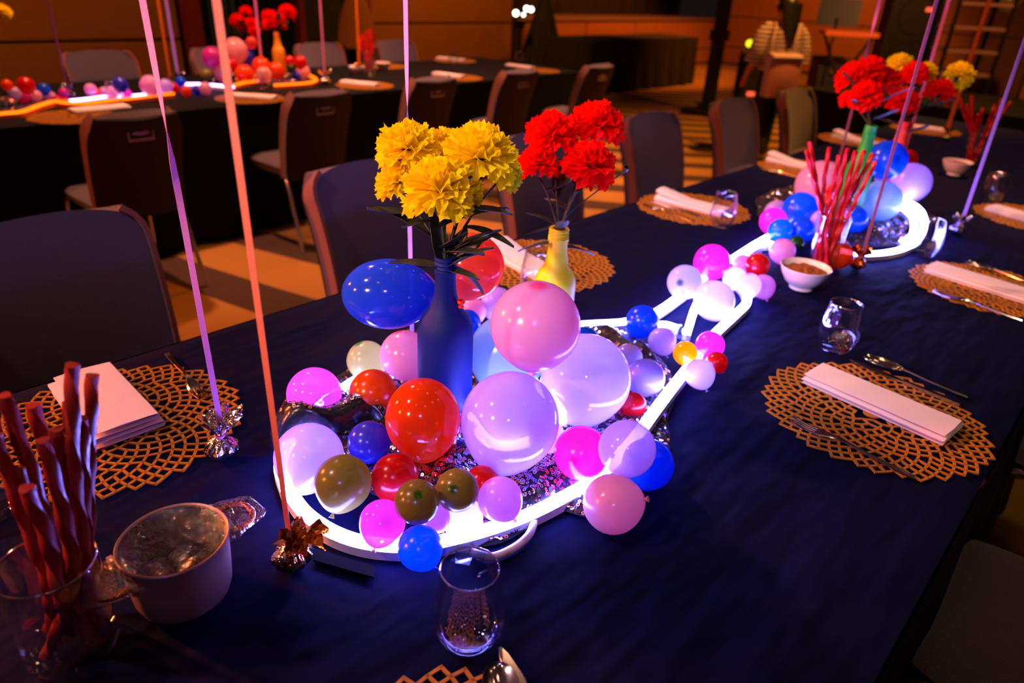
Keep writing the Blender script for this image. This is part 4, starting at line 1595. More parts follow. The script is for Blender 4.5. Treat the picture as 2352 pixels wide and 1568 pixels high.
for i, (px, py, r, mo, lab) in enumerate(((564, 22, 13, BB6, 'topmost of the navy bottle'), (541, 42, 15, BB6, 'leftmost of the navy bottle'), (556, 52, 14, BB6, 'middle one of the navy bottle'), (577, 48, 13, BB6, 'right one of the navy bottle'), (586, 68, 14, BB6, 'lowest of the navy bottle'),
                                            (618, 32, 16, BB5, 'upper left one of the amber bottle'), (662, 22, 18, BB5, 'upper right one of the amber bottle'), (640, 38, 15, BB5, 'middle one of the amber bottle'), (617, 50, 15, BB5, 'lower left one of the amber bottle'), (642, 50, 15, BB5, 'lowest of the amber bottle'))):
    carnation(mo, px, py, r * 1.1, random.Random(i).uniform(-.05, .08), 'petal_red', 'red carnation on the wall table, ' + lab, GW, 81 + i, 1, .1)
p = at(-22, 232)
bottle((p.x, p.y, T + .004), 'bottle_green', 'green wine bottle at the left end of the wall table', .27, .04, .016)
carnation(Vector((p.x, p.y, T + .25)), 5, 20, 20, 0, 'petal_yellow', 'yellow carnation at the left end of the wall table', GW, 97, 1, .1)


# ------------------------------------------------------------------ glasses
def tumbler_meshes():
    o = [(.002, .0), (.024, .0), (.030, .004), (.038, .018), (.0425, .036), (.0430, .046), (.0405, .070), (.0365, .092), (.0335, .108), (.0330, .110), (.0322, .1105), (.0316, .108),
         (.0350, .090), (.0390, .070), (.0414, .046), (.0408, .036), (.036, .020), (.026, .011), (.002, .009)]
    return MB().lathe(o, 40).mesh('tumbler', 'glass')


TUM = tumbler_meshes()


def ring_mesh(r, z, t=.0009):
    return MB().tube([(r * math.cos(2 * PI * i / 40), r * math.sin(2 * PI * i / 40), z) for i in range(41)], t, 8, cap=False).mesh('rim', 'glass_rim')


TRIM = ring_mesh(.0325, .1106)


def tumbler(px, py, lab, grp):
    p = at(px, py)
    o = tag(put('tumbler', TUM, None, (p.x, p.y, T + .004)), lab, 'glass', grp)
    put('rim', TRIM, o)


for px, py, lab in ((1075, 1470, 'empty stemless tumbler before the bright blue balloon'), (1914, 806, 'empty stemless tumbler above the lone napkin, mirroring violet neon'),
                    (1655, 522, 'stemless tumbler before the lifted napkin'), (2118, 588, 'stemless tumbler beside the far neon curl'), (2272, 466, 'stemless tumbler behind the foil weight and the violet ribbon'),
                    (1232, 672, 'stemless tumbler behind the largest pink balloon'), (-25, 1190, 'stemless tumbler half hidden by the licorice jar')):
    tumbler(px, py, lab, 'stemless tumblers')
for px, py, lab in ((1042, 150, 'stemless tumbler on the wall table across from the chair backs'), (1192, 150, 'stemless tumbler on the wall table before the draped stand'), (850, 180, 'stemless tumbler on the wall table before the licorice'), (268, 240, 'stemless tumbler on the wall table beside the orange neon'), (605, 205, 'stemless tumbler on the wall table before the peach balloon')):
    tumbler(px, py, lab, 'stemless tumblers on the wall table')


# ------------------------------------------------------------------ licorice in tall glasses
def stick_mesh(path, r, n=6):
    sec = []
    for i in range(12):
        a = 2 * PI * i / 12
        k = 1 + .16 * math.cos(3 * a)
        sec.append((r * k * math.cos(a), r * k * math.sin(a)))
    L = sum((path[i + 1] - path[i]).length for i in range(len(path) - 1))
    return MB().sweep(path, sec, twist=lambda t: t * L / .012 * .55)


def licorice_jar(base, tops, Hj, rb, rt, mat, lab_jar, lab_stick, grp, r=.0065, zt=.22, seed=1, spread=.6, special={}):
    rnd = random.Random(seed)
    g = MB().lathe([(.002, 0), (rb * .9, 0), (rb, .004), (rb + (rt - rb) * .5, Hj * .5), (rt, Hj - .002), (rt - .0012, Hj), (rt - .0024, Hj - .003), (rb + (rt - rb) * .5 - .0026, Hj * .5), (rb - .003, .016), (rb * .6, .012), (.002, .012)], 40).build('tall_glass', 'glass')
    g.location = (base.x, base.y, T + .004)
    tag(g, lab_jar, 'glass')
    put('rim', ring_mesh(rt - .001, Hj, .0011), g)
    for i, (px, py) in enumerate(tops):
        d0 = depth(base + Vector((0, 0, zt)))
        top = CAM + ray(px, py) * (d0 + rnd.uniform(-.02, .03))
        # where the stick crosses the rim it must stay inside the glass
        off = Vector((top.x - base.x, top.y - base.y, 0))
        fr = min(1, (rt * .78) / max(1e-4, off.length))
        rim = base + off * min(fr, .75) + Vector((0, 0, Hj))
        an_, rr_ = rnd.uniform(0, 2 * PI), rb * .72 * math.sqrt(rnd.random())
        bot = base + Vector((rr_ * math.cos(an_), rr_ * math.sin(an_), .018))
        mid = (rim + top) / 2 + Vector((rnd.uniform(-.004, .004), rnd.uniform(-.004, .004), 0))
        path = curve([bot - bot, (bot + rim) / 2 - bot, rim - bot, mid - bot, top - bot], 12)
        o = stick_mesh(path, r * rnd.uniform(.9, 1.08)).build('licorice_stick', mat)
        o.location = bot
        tag(o, special.get(i, lab_stick), 'candy', grp)


licorice_jar(at(172, 1488), [(165, 838), (212, 862), (8, 908), (76, 930), (156, 925), (28, 965), (130, 985), (42, 1078), (-12, 1000), (188, 960), (98, 1010), (-30, 940), (60, 1120)],
             .125, .046, .048, 'licorice', 'tall clear glass full of twisted licorice beside the pot', 'twisted brown red licorice stick in the tall glass beside the pot', 'licorice sticks in the front glass', .0062, .30, 4,
             special={0: 'tallest brown red licorice stick, standing before the white napkin', 1: 'dark licorice stick crossing the white napkin beside the tallest one', 12: 'shortest brown red licorice stick in the tall glass beside the pot'})
licorice_jar(at(1885, 618), [(1852, 345), (1860, 325), (1905, 338), (1928, 356), (1947, 340), (1966, 346), (1986, 344), (2006, 352), (2012, 370), (1978, 365), (1940, 372)],
             .155, .037, .044, 'licorice_red', 'tall clear glass of red licorice behind the white bowl', 'red licorice stick in the glass behind the white bowl', 'licorice sticks in the middle glass', .0058, .30, 9)
licorice_jar(at(2226, 380), [(2205, 226), (2232, 220), (2258, 248), (2302, 226), (2322, 233), (2246, 262), (2285, 240), (2222, 240)],
             .14, .037, .042, 'licorice_red', 'tall clear glass of red licorice beside the far white bowl', 'red licorice stick in the glass beside the far white bowl', 'licorice sticks in the far glass', .0062, .28, 12)
licorice_jar(at(846, 166), [(832, 78), (850, 66), (861, 72), (820, 92), (842, 70), (826, 84)],
             .14, .037, .044, 'licorice_red', 'tall clear glass of red licorice on the wall table', 'red licorice stick in the glass on the wall table', 'licorice sticks on the wall table', .010, .28, 15)


# ------------------------------------------------------------------ bowls
def bowl(px, py, rr, h, lab, mat='china'):
    p = at(px, py)
    t = thing('serving_bowl', lab, 'bowl', (p.x, p.y, T + .004))
    MB().lathe([(.002, .004), (rr * .42, .004), (rr * .45, 0), (rr * .48, .001), (rr * .46, .008), (rr * .70, h * .32), (rr * .90, h * .68), (rr, h), (rr * .985, h + .0015), (rr * .955, h), (rr * .86, h * .68), (rr * .6, h * .3), (.002, h * .2)], 40).build('bowl_body', mat, t)
    MB().grid(lambda u, w: (rr * .88 * w * math.cos(2 * PI * u), rr * .88 * w * math.sin(2 * PI * u), h * .80 + .012 * (1 - w * w) * .6 + .006 * fbm(math.cos(2 * PI * u) * w, math.sin(2 * PI * u) * w, 4, rr)), 30, 10, True).build('crumble', 'dip', t)


bowl(1838, 664, .064, .060, 'small white bowl of brown crumble before the red licorice')
bowl(2190, 403, .062, .060, 'small white bowl beside the far licorice glass')
bowl(820, 172, .06, .055, 'small white bowl on the wall table before the licorice')
bowl(880, 162, .06, .055, 'small white bowl with foil on the wall table, behind the napkin')

# ------------------------------------------------------------------ pot in cling film
pb = at(428, 1366)
pot = thing('cooking_pot', 'small two-handled metal pot wrapped in cling film', 'pot', (pb.x, pb.y, T + .004))
RP, HP = .0605, .088
MB().lathe([(.002, .003), (.046, .003), (.052, .006), (.0555, .016), (.058, .05), (.0600, HP - .004), (.0616, HP - .002), (.0620, HP), (.0608, HP + .0015), (.0585, HP), (.0582, HP - .002)], 48).build('pot_body', 'pot_metal', pot)
MB().lathe([(.0582, HP - .002), (.0575, HP - .006), (.056, .05), (.053, .016), (.046, .009), (.002, .008)], 48).build('inner_wall', 'dark_steel', pot)
hd = at(548, 1168, T + .085) - Vector((pb.x, pb.y, T + .085))
ha = math.atan2(hd.y, hd.x)
for s_ in (0, PI):
    a = ha + s_
    e = Vector((math.cos(a), math.sin(a), 0))
    f = Vector((-math.sin(a), math.cos(a), 0))
    zz = Vector((0, 0, HP - .014))
    hp = MB().tube(curve([e * .055 - f * .024 + zz, e * .078 - f * .024 + zz, e * .092 - f * .014 + zz, e * .095 + zz, e * .092 + f * .014 + zz, e * .078 + f * .024 + zz, e * .055 + f * .024 + zz], 6), .0042, 10)
    ho = hp.build('handle', 'foil_copper', pot)
    for q in (-1, 1):
        c_ = e * .0602 + f * (.024 * q) + zz
        MB().box((c_.x, c_.y, c_.z), (.006, .018, .014), a).build('bracket', 'pot_metal', ho)
    # film bunched round the handle
    MB().grid(lambda u, w: tuple(e * (.052 + .056 * w) + f * ((.036 - .016 * w * w) * math.cos(2 * PI * u) * (1 + .12 * fbm(u * 3, w, 3, s_))) + zz + Vector((0, 0, (.013 - .006 * w) * math.sin(2 * PI * u) * (1 + .3 * fbm(u * 4, w * 2, 3, 5 + s_)))) * (1 if w < .97 else .2)), 28, 14, True).build('cling_film', 'film', pot)


def film(u, w):
    a = 2 * PI * u
    r = w * RP * .985
    x, y = r * math.cos(a), r * math.sin(a)
    z = HP - .022 * (1 - w ** 2) + .0045 * fbm(x, y, 70, 2) * (1 - w ** 6) + .003 * math.sin(a * 7 + 3 * fbm(x, y, 30, 1)) * w * (1 - w ** 5)
    return (x, y, z)


MB().grid(film, 72, 26, True).build('cling_film', 'film', pot, smooth=False)
MB().grid(lambda u, w: (.0555 * w * math.cos(2 * PI * u), .0555 * w * math.sin(2 * PI * u), .03 + .004 * fbm(w * math.cos(2 * PI * u), w * math.sin(2 * PI * u), 3, 3)), 30, 8, True).build('syrup', 'dark_choc', pot)
for i, (dx, dy, rr) in enumerate(((.004, -.020, .013), (-.014, -.014, .012), (.010, .006, .013), (-.026, .008, .012), (.028, -.004, .012), (-.006, .028, .013), (.024, .022, .012), (-.030, -.020, .011), (.016, -.036, .011))):
    s_ = MB().lathe([(max(1e-4, rr * math.sin(PI * k / 10)), -rr * math.cos(PI * k / 10)) for k in range(11)], 16).build('candy_ball', 'candy')
    s_.location = (pb.x + dx, pb.y + dy, T + .028 + rr * .6 + (.010 if i < 3 else .0))
    tag(s_, 'sugar-coated brown candy ball inside the wrapped pot', 'candy', 'candy balls in the pot')


# ------------------------------------------------------------------ balloon weights with ribbons
def weight(px, py, lab, foil, ribbon, r=.026, w_=.009, top=2.6, twists=((.5, 0.0),), neck=None, grp='foil balloon weights', seed=1, lean=(0, 0)):
    p = at(px, py, T + .01)
    t = thing('balloon_weight', lab, 'balloon weight', (p.x, p.y, T + .003), seed * .7, grp)
    rnd = random.Random(seed)

    def body(u, w):
        a = 2 * PI * u
        prof = math.sin(PI * min(1, .06 + .9 * w)) ** .75 * (1 - .25 * w)
        k = 1 + .09 * math.sin(9 * a + 2 * w) + .12 * fbm(math.cos(a) * 2, math.sin(a) * 2, 1.6, seed + w * 2)
        return (r * prof * k * math.cos(a), r * prof * k * math.sin(a), r * 1.55 * w)
    MB().grid(body, 36, 12, True).build('foil_body', foil, t, smooth=False)
    zc = r * 1.5

    def crown(u, w):
        a = 2 * PI * u
        rr = r * (.20 + .85 * w ** 1.3 * (1 + .35 * math.sin(5 * a + seed) + .2 * math.sin(11 * a)))
        return (rr * math.cos(a) + lean[0] * w * r, rr * math.sin(a) + lean[1] * w * r, zc + r * 1.0 * w * (1 + .3 * math.sin(7 * a + 1)))
    MB().grid(crown, 40, 6, True).build('foil_crown', foil, t, smooth=False)
    # ribbon
    path = [Vector((0, 0, zc + (top - T - zc) * k / 60)) for k in range(61)]
    path = [q + Vector((.006 * math.sin(q.z * 1.7 + seed), .006 * math.cos(q.z * 1.3), 0)) for q in path]
    face = math.atan2(_rt.y, _rt.x) - t.rotation_euler.z
    m = MB()
    n0 = 0
    for i, q in enumerate(path):
        f = i / 60
        tw_ = face
        for ft, sg in twists:
            tw_ += (sg or PI) / (1 + math.exp(-(f - ft) * 55))
        tw_ += .35 * math.sin(f * 4 + seed)
        dx, dy = math.cos(tw_) * w_ / 2, math.sin(tw_) * w_ / 2
        nx, ny = -math.sin(tw_) * .0003, math.cos(tw_) * .0003
        m.v += [(q.x - dx - nx, q.y - dy - ny, q.z), (q.x + dx - nx, q.y + dy - ny, q.z), (q.x + dx + nx, q.y + dy + ny, q.z), (q.x - dx + nx, q.y - dy + ny, q.z)]
    for i in range(60):
        for j in range(4):
            a0, a1 = 4 * i + j, 4 * i + (j + 1) % 4
            m.f.append((a0, a1, a1 + 4, a0 + 4))
    m.build('ribbon', ribbon, t)
    MB().tube([(r * .24 * math.cos(2 * PI * i / 16), r * .24 * math.sin(2 * PI * i / 16), zc + r * .06) for i in range(17)], r * .07, 6).build('tie', ribbon, t)
    return t


weight(512, 1042, 'silver foil balloon weight on lilac pink ribbon beside the placemat', 'foil_silver', 'ribbon_pink', .027, .0085, twists=((.245, 0), (.42, 0)), seed=2, lean=(.3, .5))
weight(672, 1292, 'gold foil balloon weight on coral ribbon before the neon loop', 'foil_gold', 'ribbon_coral', .027, .0078, twists=((.7, 0),), seed=5, lean=(-1.0, .3))
weight(954, 815, 'balloon weight hidden behind the pink balloon, lilac ribbon', 'foil_silver', 'ribbon_lilac', .020, .0082, twists=((.24, 0), (.05, 0)), seed=3)
weight(2196, 534, 'silver foil balloon weight on violet ribbon beside the far tumbler', 'foil_silver', 'ribbon_lilac', .026, .011, twists=((.6, 0),), seed=6)
weight(1968, 612, 'copper foil balloon weight beside the licorice glass, ribbon in front of the far flowers', 'foil_copper', 'ribbon_pink', .024, .011, twists=((.5, 0),), seed=7)
weight(1912, 408, 'foil balloon weight behind the red licorice, lilac pink ribbon', 'foil_silver', 'ribbon_pink', .026, .012, twists=((.3, 0),), seed=8)
weight(2052, 428, 'foil balloon weight behind the far pile, dim pink ribbon', 'foil_silver', 'ribbon_pink', .026, .012, twists=((.45, 0),), seed=9)
weight(2172, 318, 'foil balloon weight on wide orange ribbon behind the far flowers', 'foil_gold', 'ribbon_orange', .026, .02, twists=((.6, 0),), seed=10)
WG = 'foil balloon weights on the wall table'
weight(163, 222, 'balloon weight on the wall table with pink ribbon before the wall groove', 'foil_silver', 'ribbon_pink', .026, .016, seed=11, grp=WG)
weight(397, 199, 'balloon weight on the wall table with orange ribbon beside the lilac balloon', 'foil_gold', 'ribbon_orange', .026, .016, seed=12, grp=WG)
weight(414, 190, 'balloon weight on the wall table with lilac ribbon before the red post', 'foil_silver', 'ribbon_lilac', .026, .016, seed=13, grp=WG)
weight(608, 180, 'balloon weight on the wall table with pale ribbon behind the red carnations', 'foil_silver', 'ribbon_pink', .026, .014, seed=14, grp=WG)
weight(748, 192, 'silver foil balloon weight on the wall table past the orange neon curl', 'foil_silver', 'ribbon_pink', .036, .012, seed=15, grp=WG)
weight(824, 168, 'balloon weight on the wall table with orange ribbon beside the licorice', 'foil_gold', 'ribbon_orange', .026, .014, seed=16, grp=WG)


# ------------------------------------------------------------------ behind the tables
cloth('tablecloth', 'black pleated skirt over the side table before the stage riser', (-5.45, 9.3, -.01), 2.95, .8, 'black_drape', 0, .72, 21)
table('side_table', 'side table under the black pleated skirt before the stage', (-5.45, 9.3, -.012), 2.95, .8)
p = atx(1240, 190, -6.3)
o = MB().grid(lambda u, w: ((.36 * (1 - w) ** .8 + .05) * math.cos(2 * PI * u) * (1 + .10 * math.sin(13 * 2 * PI * u) * (1 - w)), (.36 * (1 - w) ** .8 + .05) * math.sin(2 * PI * u) * (1 + .10 * math.sin(13 * 2 * PI * u) * (1 - w)), 1.25 * w), 90, 12, True).build('draped_stand', 'black_drape')
o.location = (-6.3, p.y, 0)
MB().lathe([(.002, 1.55), (.09, 1.55), (.10, 1.5), (.10, 1.25), (.05, 1.2)], 20).build('stand_top', 'black_drape', o)
tag(o, 'black cloth-draped tripod stand before the stage riser', 'stand')


def light_stand(px, py, x, lamps, lab, H=1.05):
    p = atx(px, py, x)
    t = thing('light_stand', lab, 'stand', (x, p.y, 0))
    MB().tube([(0, 0, .05), (0, 0, H)], .014, 8).build('pole', 'black_gear', t)
    for k in range(3):
        a = k * 2 * PI / 3
        MB().tube([(0, 0, .30), (.22 * math.cos(a), .22 * math.sin(a), .0)], .010, 6).build('leg', 'black_gear', t)
    for (dy, dz, mat, r) in lamps:
        b_ = MB().lathe([(.002, -.03), (r * .8, -.03), (r, .0), (r, .06), (r * .5, .09), (.002, .09)], 14).build('lamp_head', 'black_gear', t)
        b_.location = (0, dy, H + dz)
        b_.rotation_euler = (0, R(-95), R(-35))
        MB().disc((0, 0, -.031), r * .78, 14, up=False).build('lamp_face', mat, b_)
    return t


light_stand(1178, 160, -6.1, ((.0, .02, 'led_white', .05), (.22, .08, 'led_white', .045), (.32, .07, 'led_white', .045), (.16, .0, 'led_white', .03)), 'black light stand with white bulbs beside the draped stand', 1.0)
# black pole with base
p = at(1622, 262, 0)
t = thing('speaker_pole', 'thick black pole standing past the skirted side table', 'pole', (p.x, p.y, 0))
MB().box((0, 0, 1.5), (.13, .13, 3.0)).build('pole', 'black_gear', t, smooth=False)
MB().box((0, 0, .03), (.5, .5, .06)).build('base_plate', 'black_gear', t, smooth=False)
MB().box((0, 0, .95), (.18, .18, .12)).build('clamp', 'black_gear', t, smooth=False)
# amplifier rack
p = at(1714, 262, 0)
t = thing('amplifier_rack', 'black amplifier rack with lit mixer top beside the thick black pole', 'amplifier', (p.x, p.y, 0), YAW)
MB().box((0, 0, .36), (.36, .36, .72)).build('cabinet', 'black_gear', t, smooth=False)
MB().box((0, -.02, .75), (.38, .34, .05)).build('mixer', 'plastic_grey', t, smooth=False)
MB().box((-.02, -.184, .66), (.22, .01, .02)).build('handle', 'wood_red', t, smooth=False)
MB().box((-.05, -.184, .28), (.10, .008, .05)).build('status_light', 'led_red', t, smooth=False)
for k in range(5):
    MB().lathe([(.012, .0), (.010, .02), (.002, .02)], 8, (-.12 + .06 * k, -.05, .775)).build('knob', 'steel', t)
# lamp stand with yellow light
p = at(1676, 345, 0)
t = thing('lamp_stand', 'black stand carrying a small yellow light beside the person', 'stand', (p.x, p.y, 0))
hz = over(t.location, 100)
MB().tube([(0, 0, 0), (0, 0, hz)], .014, 8).build('pole', 'black_gear', t)
MB().lathe([(.002, 0), (.16, 0), (.16, .015), (.02, .03)], 20).build('foot', 'black_gear', t)
b_ = MB().lathe([(.002, -.035), (.024, -.028), (.034, -.012), (.036, 0), (.034, .012), (.024, .028), (.002, .035)], 16).build('lamp_globe', 'led_yellow', t)
b_.location = (0, 0, hz)
# floor monitor wedge
p = at(1885, 250, 0)
t = thing('monitor_speaker', 'black wedge monitor speaker with two round knobs behind the person', 'loudspeaker', (p.x, p.y, .0), YAW)
w_ = MB()
w_.v = [(-.22, -.2, .30), (.22, -.2, .30), (.22, .2, .30), (-.22, .2, .30), (-.22, -.12, .62), (.22, -.12, .62), (.22, .2, .70), (-.22, .2, .70)]
w_.f = [(3, 2, 1, 0), (4, 5, 6, 7), (0, 1, 5, 4), (1, 2, 6, 5), (2, 3, 7, 6), (3, 0, 4, 7)]
w_.build('cabinet', 'black_gear', t, smooth=False)
MB().box((0, 0, .15), (.4, .36, .30)).build('stand_box', 'black_gear', t, smooth=False)
for x_, z_ in ((-.04, .52), (.06, .48)):
    k_ = MB().lathe([(.035, .0), (.032, .015), (.002, .015)], 16).build('knob', 'case_brown', t)
    k_.location = (x_, -.17, z_)
    k_.rotation_euler = (R(75), 0, 0)
# keyboard-like orange board on crossed legs
p = Vector((-1.95, 8.8, 0))
t = thing('keyboard_stand', 'orange board on a crossed stand before the far wall', 'stand', (p.x, p.y, 0), R(38))
MB().box((0, 0, 1.06), (.62, .26, .05)).build('board', 'orange_top', t, smooth=False)
for s_ in (-1, 1):
    MB().tube([(s_ * .25, -.1 * s_, 0), (-s_ * .25, .1 * s_, 1.035)], .018, 8).build('leg', 'black_gear', t)
# music stand
p = Vector((-2.35, 9.4, 0))
t = thing('music_stand', 'black music stand before the orange wall panels', 'music stand', (p.x, p.y, 0), R(20))
hz = over(t.location, 40)
MB().tube([(0, 0, .1), (0, 0, hz)], .014, 8).build('pole', 'black_gear', t)
for k in range(3):
    a = k * 2 * PI / 3
    MB().tube([(0, 0, .30), (.28 * math.cos(a), .28 * math.sin(a), .0)], .011, 6).build('leg', 'black_gear', t)
MB().slab(lambda u, w: ((u - .5) * .5, .12 * w, hz - .1 + .32 * w), 4, 4, .012).build('desk', 'black_gear', t)
# tall loudspeakers and gear at the far right
for px, py, wd, dp, hh, lab in ((-1.62, 9.9, .62, .5, 1.7, 'tall black loudspeaker behind the far carnations'), (-1.95, 10.7, .30, .35, 1.75, 'narrow black loudspeaker beside the music stand')):
    p = Vector((px, py, 0))
    t = thing('loudspeaker', lab, 'loudspeaker', (p.x, p.y, 0), R(30))
    MB().box((0, 0, hh / 2), (wd, dp, hh)).build('cabinet', 'black_gear', t, smooth=False)
    for k in range(3):
        c_ = MB().lathe([(wd * .36, .0), (wd * .34, .012), (wd * .28, -.02), (wd * .10, -.05), (.002, -.03)], 24).build('cone', 'black_drape', t)
        c_.location = (0, -dp / 2 - .004, hh * (.2 + .28 * k))
        c_.rotation_euler = (R(90), 0, 0)
    MB().box((wd * .2, -dp / 2 - .006, hh * .80), (.10, .01, .045)).build('badge_light', 'led_red', t, smooth=False)
p = Vector((-.86, 9.6, 0))
t = thing('equipment_rack', 'open metal rack with grey shelves behind the yellow carnation', 'rack', (p.x, p.y, 0), R(38))
for sx in (-.3, .3):
    for sy in (-.2, .2):
        MB().box((sx, sy, .95), (.035, .035, 1.9)).build('upright', 'black_gear', t, smooth=False)
for k in range(6):
    MB().box((0, 0, .45 + .25 * k), (.6, .42, .03)).build('shelf', 'shelf_grey', t, smooth=False)
for i, (px, py, z0, sx, sy, sz, lab) in enumerate(((-.35, 8.6, 0, .9, .5, .55, 'brown flight case under the rack lights'), (.35, 9.4, 0, .8, .5, .80, 'taller brown flight case at the end of the gear'), (-1.28, 8.9, 0, .5, .45, .42, 'small brown flight case before the rack'))):
    p = Vector((px, py, 0))
    t = thing('flight_case', lab, 'case', (p.x, p.y, z0), R(35 + 4 * i))
    MB().box((0, 0, sz / 2), (sx, sy, sz)).build('case_body', 'case_brown', t, smooth=False)
    for a in (-1, 1):
        for b2 in (-1, 1):
            MB().box((a * sx / 2, b2 * sy / 2, sz / 2), (.03, .03, sz + .01)).build('corner_edge', 'black_gear', t, smooth=False)
    MB().box((0, -sy / 2 - .008, sz * .6), (.14, .016, .05)).build('latch', 'steel', t, smooth=False)
p = Vector((.15, 8.3, 0))
t = thing('microphone_stand', 'slanting black microphone stand before the flight cases', 'stand', (p.x, p.y, 0))
MB().lathe([(.002, 0), (.17, 0), (.17, .02), (.02, .035)], 20).build('foot', 'black_gear', t)
MB().tube([(0, 0, 0), (0, 0, 1.0)], .014, 8).build('pole', 'black_gear', t)
e_ = RT * .35
MB().tube([(-e_.x * .4, -e_.y * .4, .75), (e_.x, e_.y, 1.45)], .012, 8).build('boom', 'black_gear', t)
MB().lathe([(.002, -.03), (.02, -.02), (.028, .02), (.02, .045), (.002, .05)], 12, (e_.x, e_.y, 1.47)).build('microphone', 'steel', t)


# ------------------------------------------------------------------ the person walking away
def skin(name, verts, edges, mat, parent, root=0, sub=2):
    me = bpy.data.meshes.new(name)
    me.from_pydata([v[0] for v in verts], edges, [])
    me.materials.append(MATS[mat])
    o = bpy.data.objects.new(name, me)
    C.objects.link(o)
    o.parent = parent
    sk = o.modifiers.new('skin', 'SKIN')
    if not me.skin_vertices:
        me.skin_vertices.new() if hasattr(me.skin_vertices, 'new') else None
    for i, v in enumerate(verts):
        r = v[1] if isinstance(v[1], tuple) else (v[1], v[1])
        me.skin_vertices[0].data[i].radius = r
        me.skin_vertices[0].data[i].use_root = (i == root)
    sk.use_smooth_shade = True
    sb = o.modifiers.new('subdivision', 'SUBSURF')
    sb.levels = sub
    sb.render_levels = sub
    return o


pp = at(1742, 362, 0)
person = thing('person', 'person in a striped blouse and black trousers walking away with a bag', 'person', (pp.x, pp.y, 0), YAW + R(14))
V, E_ = [], []


def vtx(co, r, prev=None):
    V.append((co, r))
    if prev is not None:
        E_.append((prev, len(V) - 1))
    return len(V) - 1


pel = vtx((0, 0, .80), (.13, .10))
wai = vtx((0, .01, .92), (.115, .085), pel)
che = vtx((0, .03, 1.08), (.135, .10), wai)
ucb = vtx((0, .04, 1.17), (.10, .075), che)
nek = vtx((0, .055, 1.245), (.045, .045), ucb)
hd1 = vtx((0, .075, 1.31), (.062, .070), nek)
hd2 = vtx((0, .080, 1.38), (.072, .085), hd1)
hd3 = vtx((0, .070, 1.44), (.050, .060), hd2)
vtx((0, .165, 1.345), (.012, .012), hd2)                       # nose
for s_ in (-1, 1):
    sh = vtx((s_ * .155, .03, 1.165), .052, ucb)
    el = vtx((s_ * .215, .0 if s_ > 0 else .03, .93), .038, sh)
    wr = vtx((s_ * .21, .10 if s_ > 0 else .15, .76), .026, el)
    pa = vtx((s_ * .205, .125 if s_ > 0 else .18, .71), (.032, .018), wr)
    for k in range(4):
        f1 = vtx((s_ * (.185 + .013 * k), (.14 if s_ > 0 else .195) + .004 * k, .665 - .004 * (k % 3)), .0085, pa)
        vtx((s_ * (.182 + .013 * k), (.150 if s_ > 0 else .205), .635 - .004 * (k % 3)), .0075, f1)
    th1 = vtx((s_ * .175, (.150 if s_ > 0 else .205), .70), .009, pa)
    vtx((s_ * .168, (.168 if s_ > 0 else .222), .675), .008, th1)
    hp_ = vtx((s_ * .075, 0, .74), .085, pel)
    st = .16 if s_ > 0 else -.10
    kn = vtx((s_ * .085, .04 + st * .55, .42), .055, hp_)
    an = vtx((s_ * .085, -.02 + st, .07), .036, kn)
    vtx((s_ * .09, .12 + st, .03), (.036, .028), an)
body = skin('body', V, E_, 'skin', person)
# blouse: loose, with sleeves to the elbow
bl = MB()
bl.grid(lambda u, w: ((.165 + .035 * math.sin(PI * w) - .02 * w - (.085 * max(0, (w - .82) / .18) ** 2)) * math.cos(2 * PI * u) * (1 + .03 * math.sin(7 * 2 * PI * u)),
                      (.125 + .02 * math.sin(PI * w) - (.06 * max(0, (w - .82) / .18) ** 2)) * math.sin(2 * PI * u) + .02 + .02 * w, .80 + .42 * w), 40, 14, True)
for s_ in (-1, 1):
    bl.tube(curve([(s_ * .12, .03, 1.165), (s_ * .19, .025, 1.10), (s_ * .225, .015, .98), (s_ * .232, .02 if s_ > 0 else .05, .88)], 5), .078, 14, scale=lambda t: .85 + .25 * t)
bl.build('blouse', 'striped', person)
tr = MB()
tr.grid(lambda u, w: (.152 * math.cos(2 * PI * u), .118 * math.sin(2 * PI * u), .68 + .22 * w), 28, 4, True)
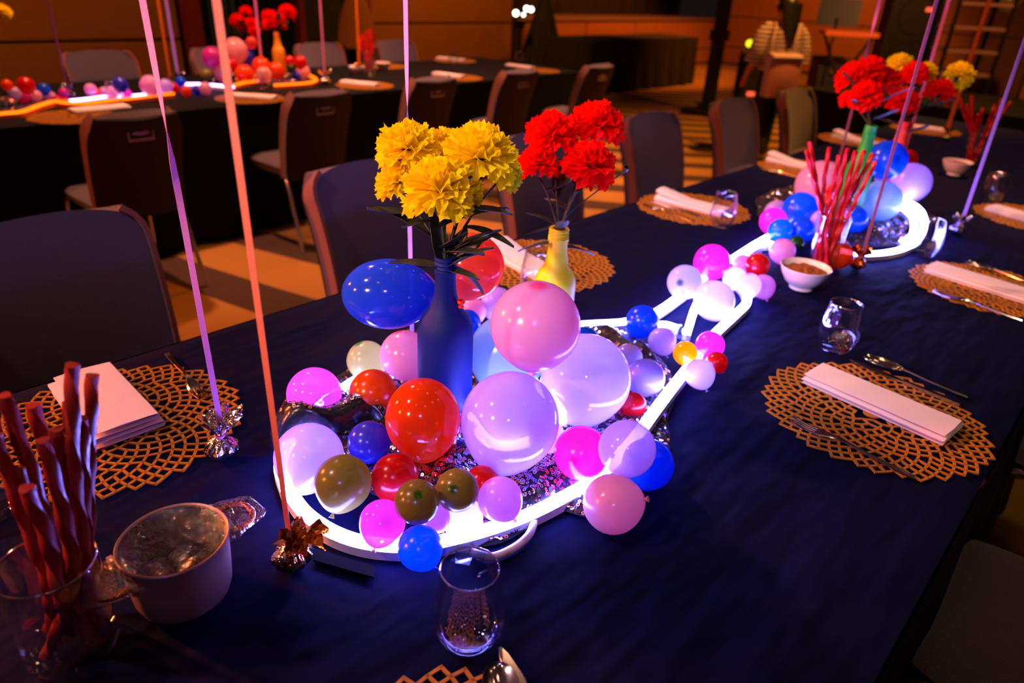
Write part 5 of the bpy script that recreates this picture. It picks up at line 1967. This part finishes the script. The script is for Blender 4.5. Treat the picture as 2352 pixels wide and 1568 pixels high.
for s_ in (-1, 1):
    st = .16 if s_ > 0 else -.10
    tr.tube(curve([(s_ * .075, 0, .78), (s_ * .08, .02 + st * .3, .6), (s_ * .086, .035 + st * .55, .42), (s_ * .088, st * .85, .20), (s_ * .088, -.015 + st, .06)], 5), .088, 16, scale=lambda t: 1 - .15 * t)
tr.build('trousers', 'trousers', person)
hr = MB()
hr.grid(lambda u, w: ((.088 * math.sin(PI * (.03 + .97 * w) * .72)) * math.cos(2 * PI * u), .055 + (.105 * math.sin(PI * (.03 + .97 * w) * .72)) * math.sin(2 * PI * u) - .012, 1.475 - .17 * w), 24, 10, True)
hr.grid(lambda u, w: ((.095 - .075 * w * w) * math.cos(2 * PI * u), -.04 - .075 * w + (.045 - .012 * w) * math.sin(2 * PI * u), 1.38 - .36 * w), 20, 8, True)
hr.build('hair', 'hair', person)
for s_ in (-1, 1):
    MB().lathe([(.002, -.006), (.011, 0), (.002, .006)], 10, (s_ * .028, .156, 1.365)).build('eye', 'black_gear', person)
    MB().lathe([(.002, -.02), (.012, -.01), (.014, .01), (.002, .02)], 8, (s_ * .078, .07, 1.36)).build('ear', 'skin', person)
MB().box((0, .158, 1.315), (.04, .008, .008)).build('mouth', 'rubber_red', person)
# the bag on her back
bg = thing('backpack', 'pink beige square backpack carried low on the person\'s back', 'bag', person.location, person.rotation_euler.z)
ox = -.06
MB().slab(lambda u, w: (ox + (u - .5) * .32 * (1 - .05 * abs(2 * w - 1) ** 4), -.235 - .02 * math.sin(PI * u) * math.sin(PI * w), .60 + .33 * w), 12, 10, .012).build('front_panel', 'bag', bg)
MB().box((ox, -.185, .775), (.30, .10, .345)).build('bag_body', 'bag_side', bg, smooth=False)
MB().slab(lambda u, w: (ox + (u - .5) * .30, -.12 - .13 * w, .955 - .03 * w * w), 10, 6, .02).build('flap', 'bag_side', bg)
for s_ in (-1, 1):
    MB().sweep(curve([(ox + s_ * .10, -.125, .93), (ox + s_ * .115, -.12, 1.08), (s_ * .12, -.02, 1.215), (s_ * .12, .13, 1.12), (s_ * .13, .14, .96)], 6), [(-.008, -.003), (.008, -.003), (.008, .003), (-.008, .003)], up=(0, -1, .3)).build('strap', 'bag_side', bg)
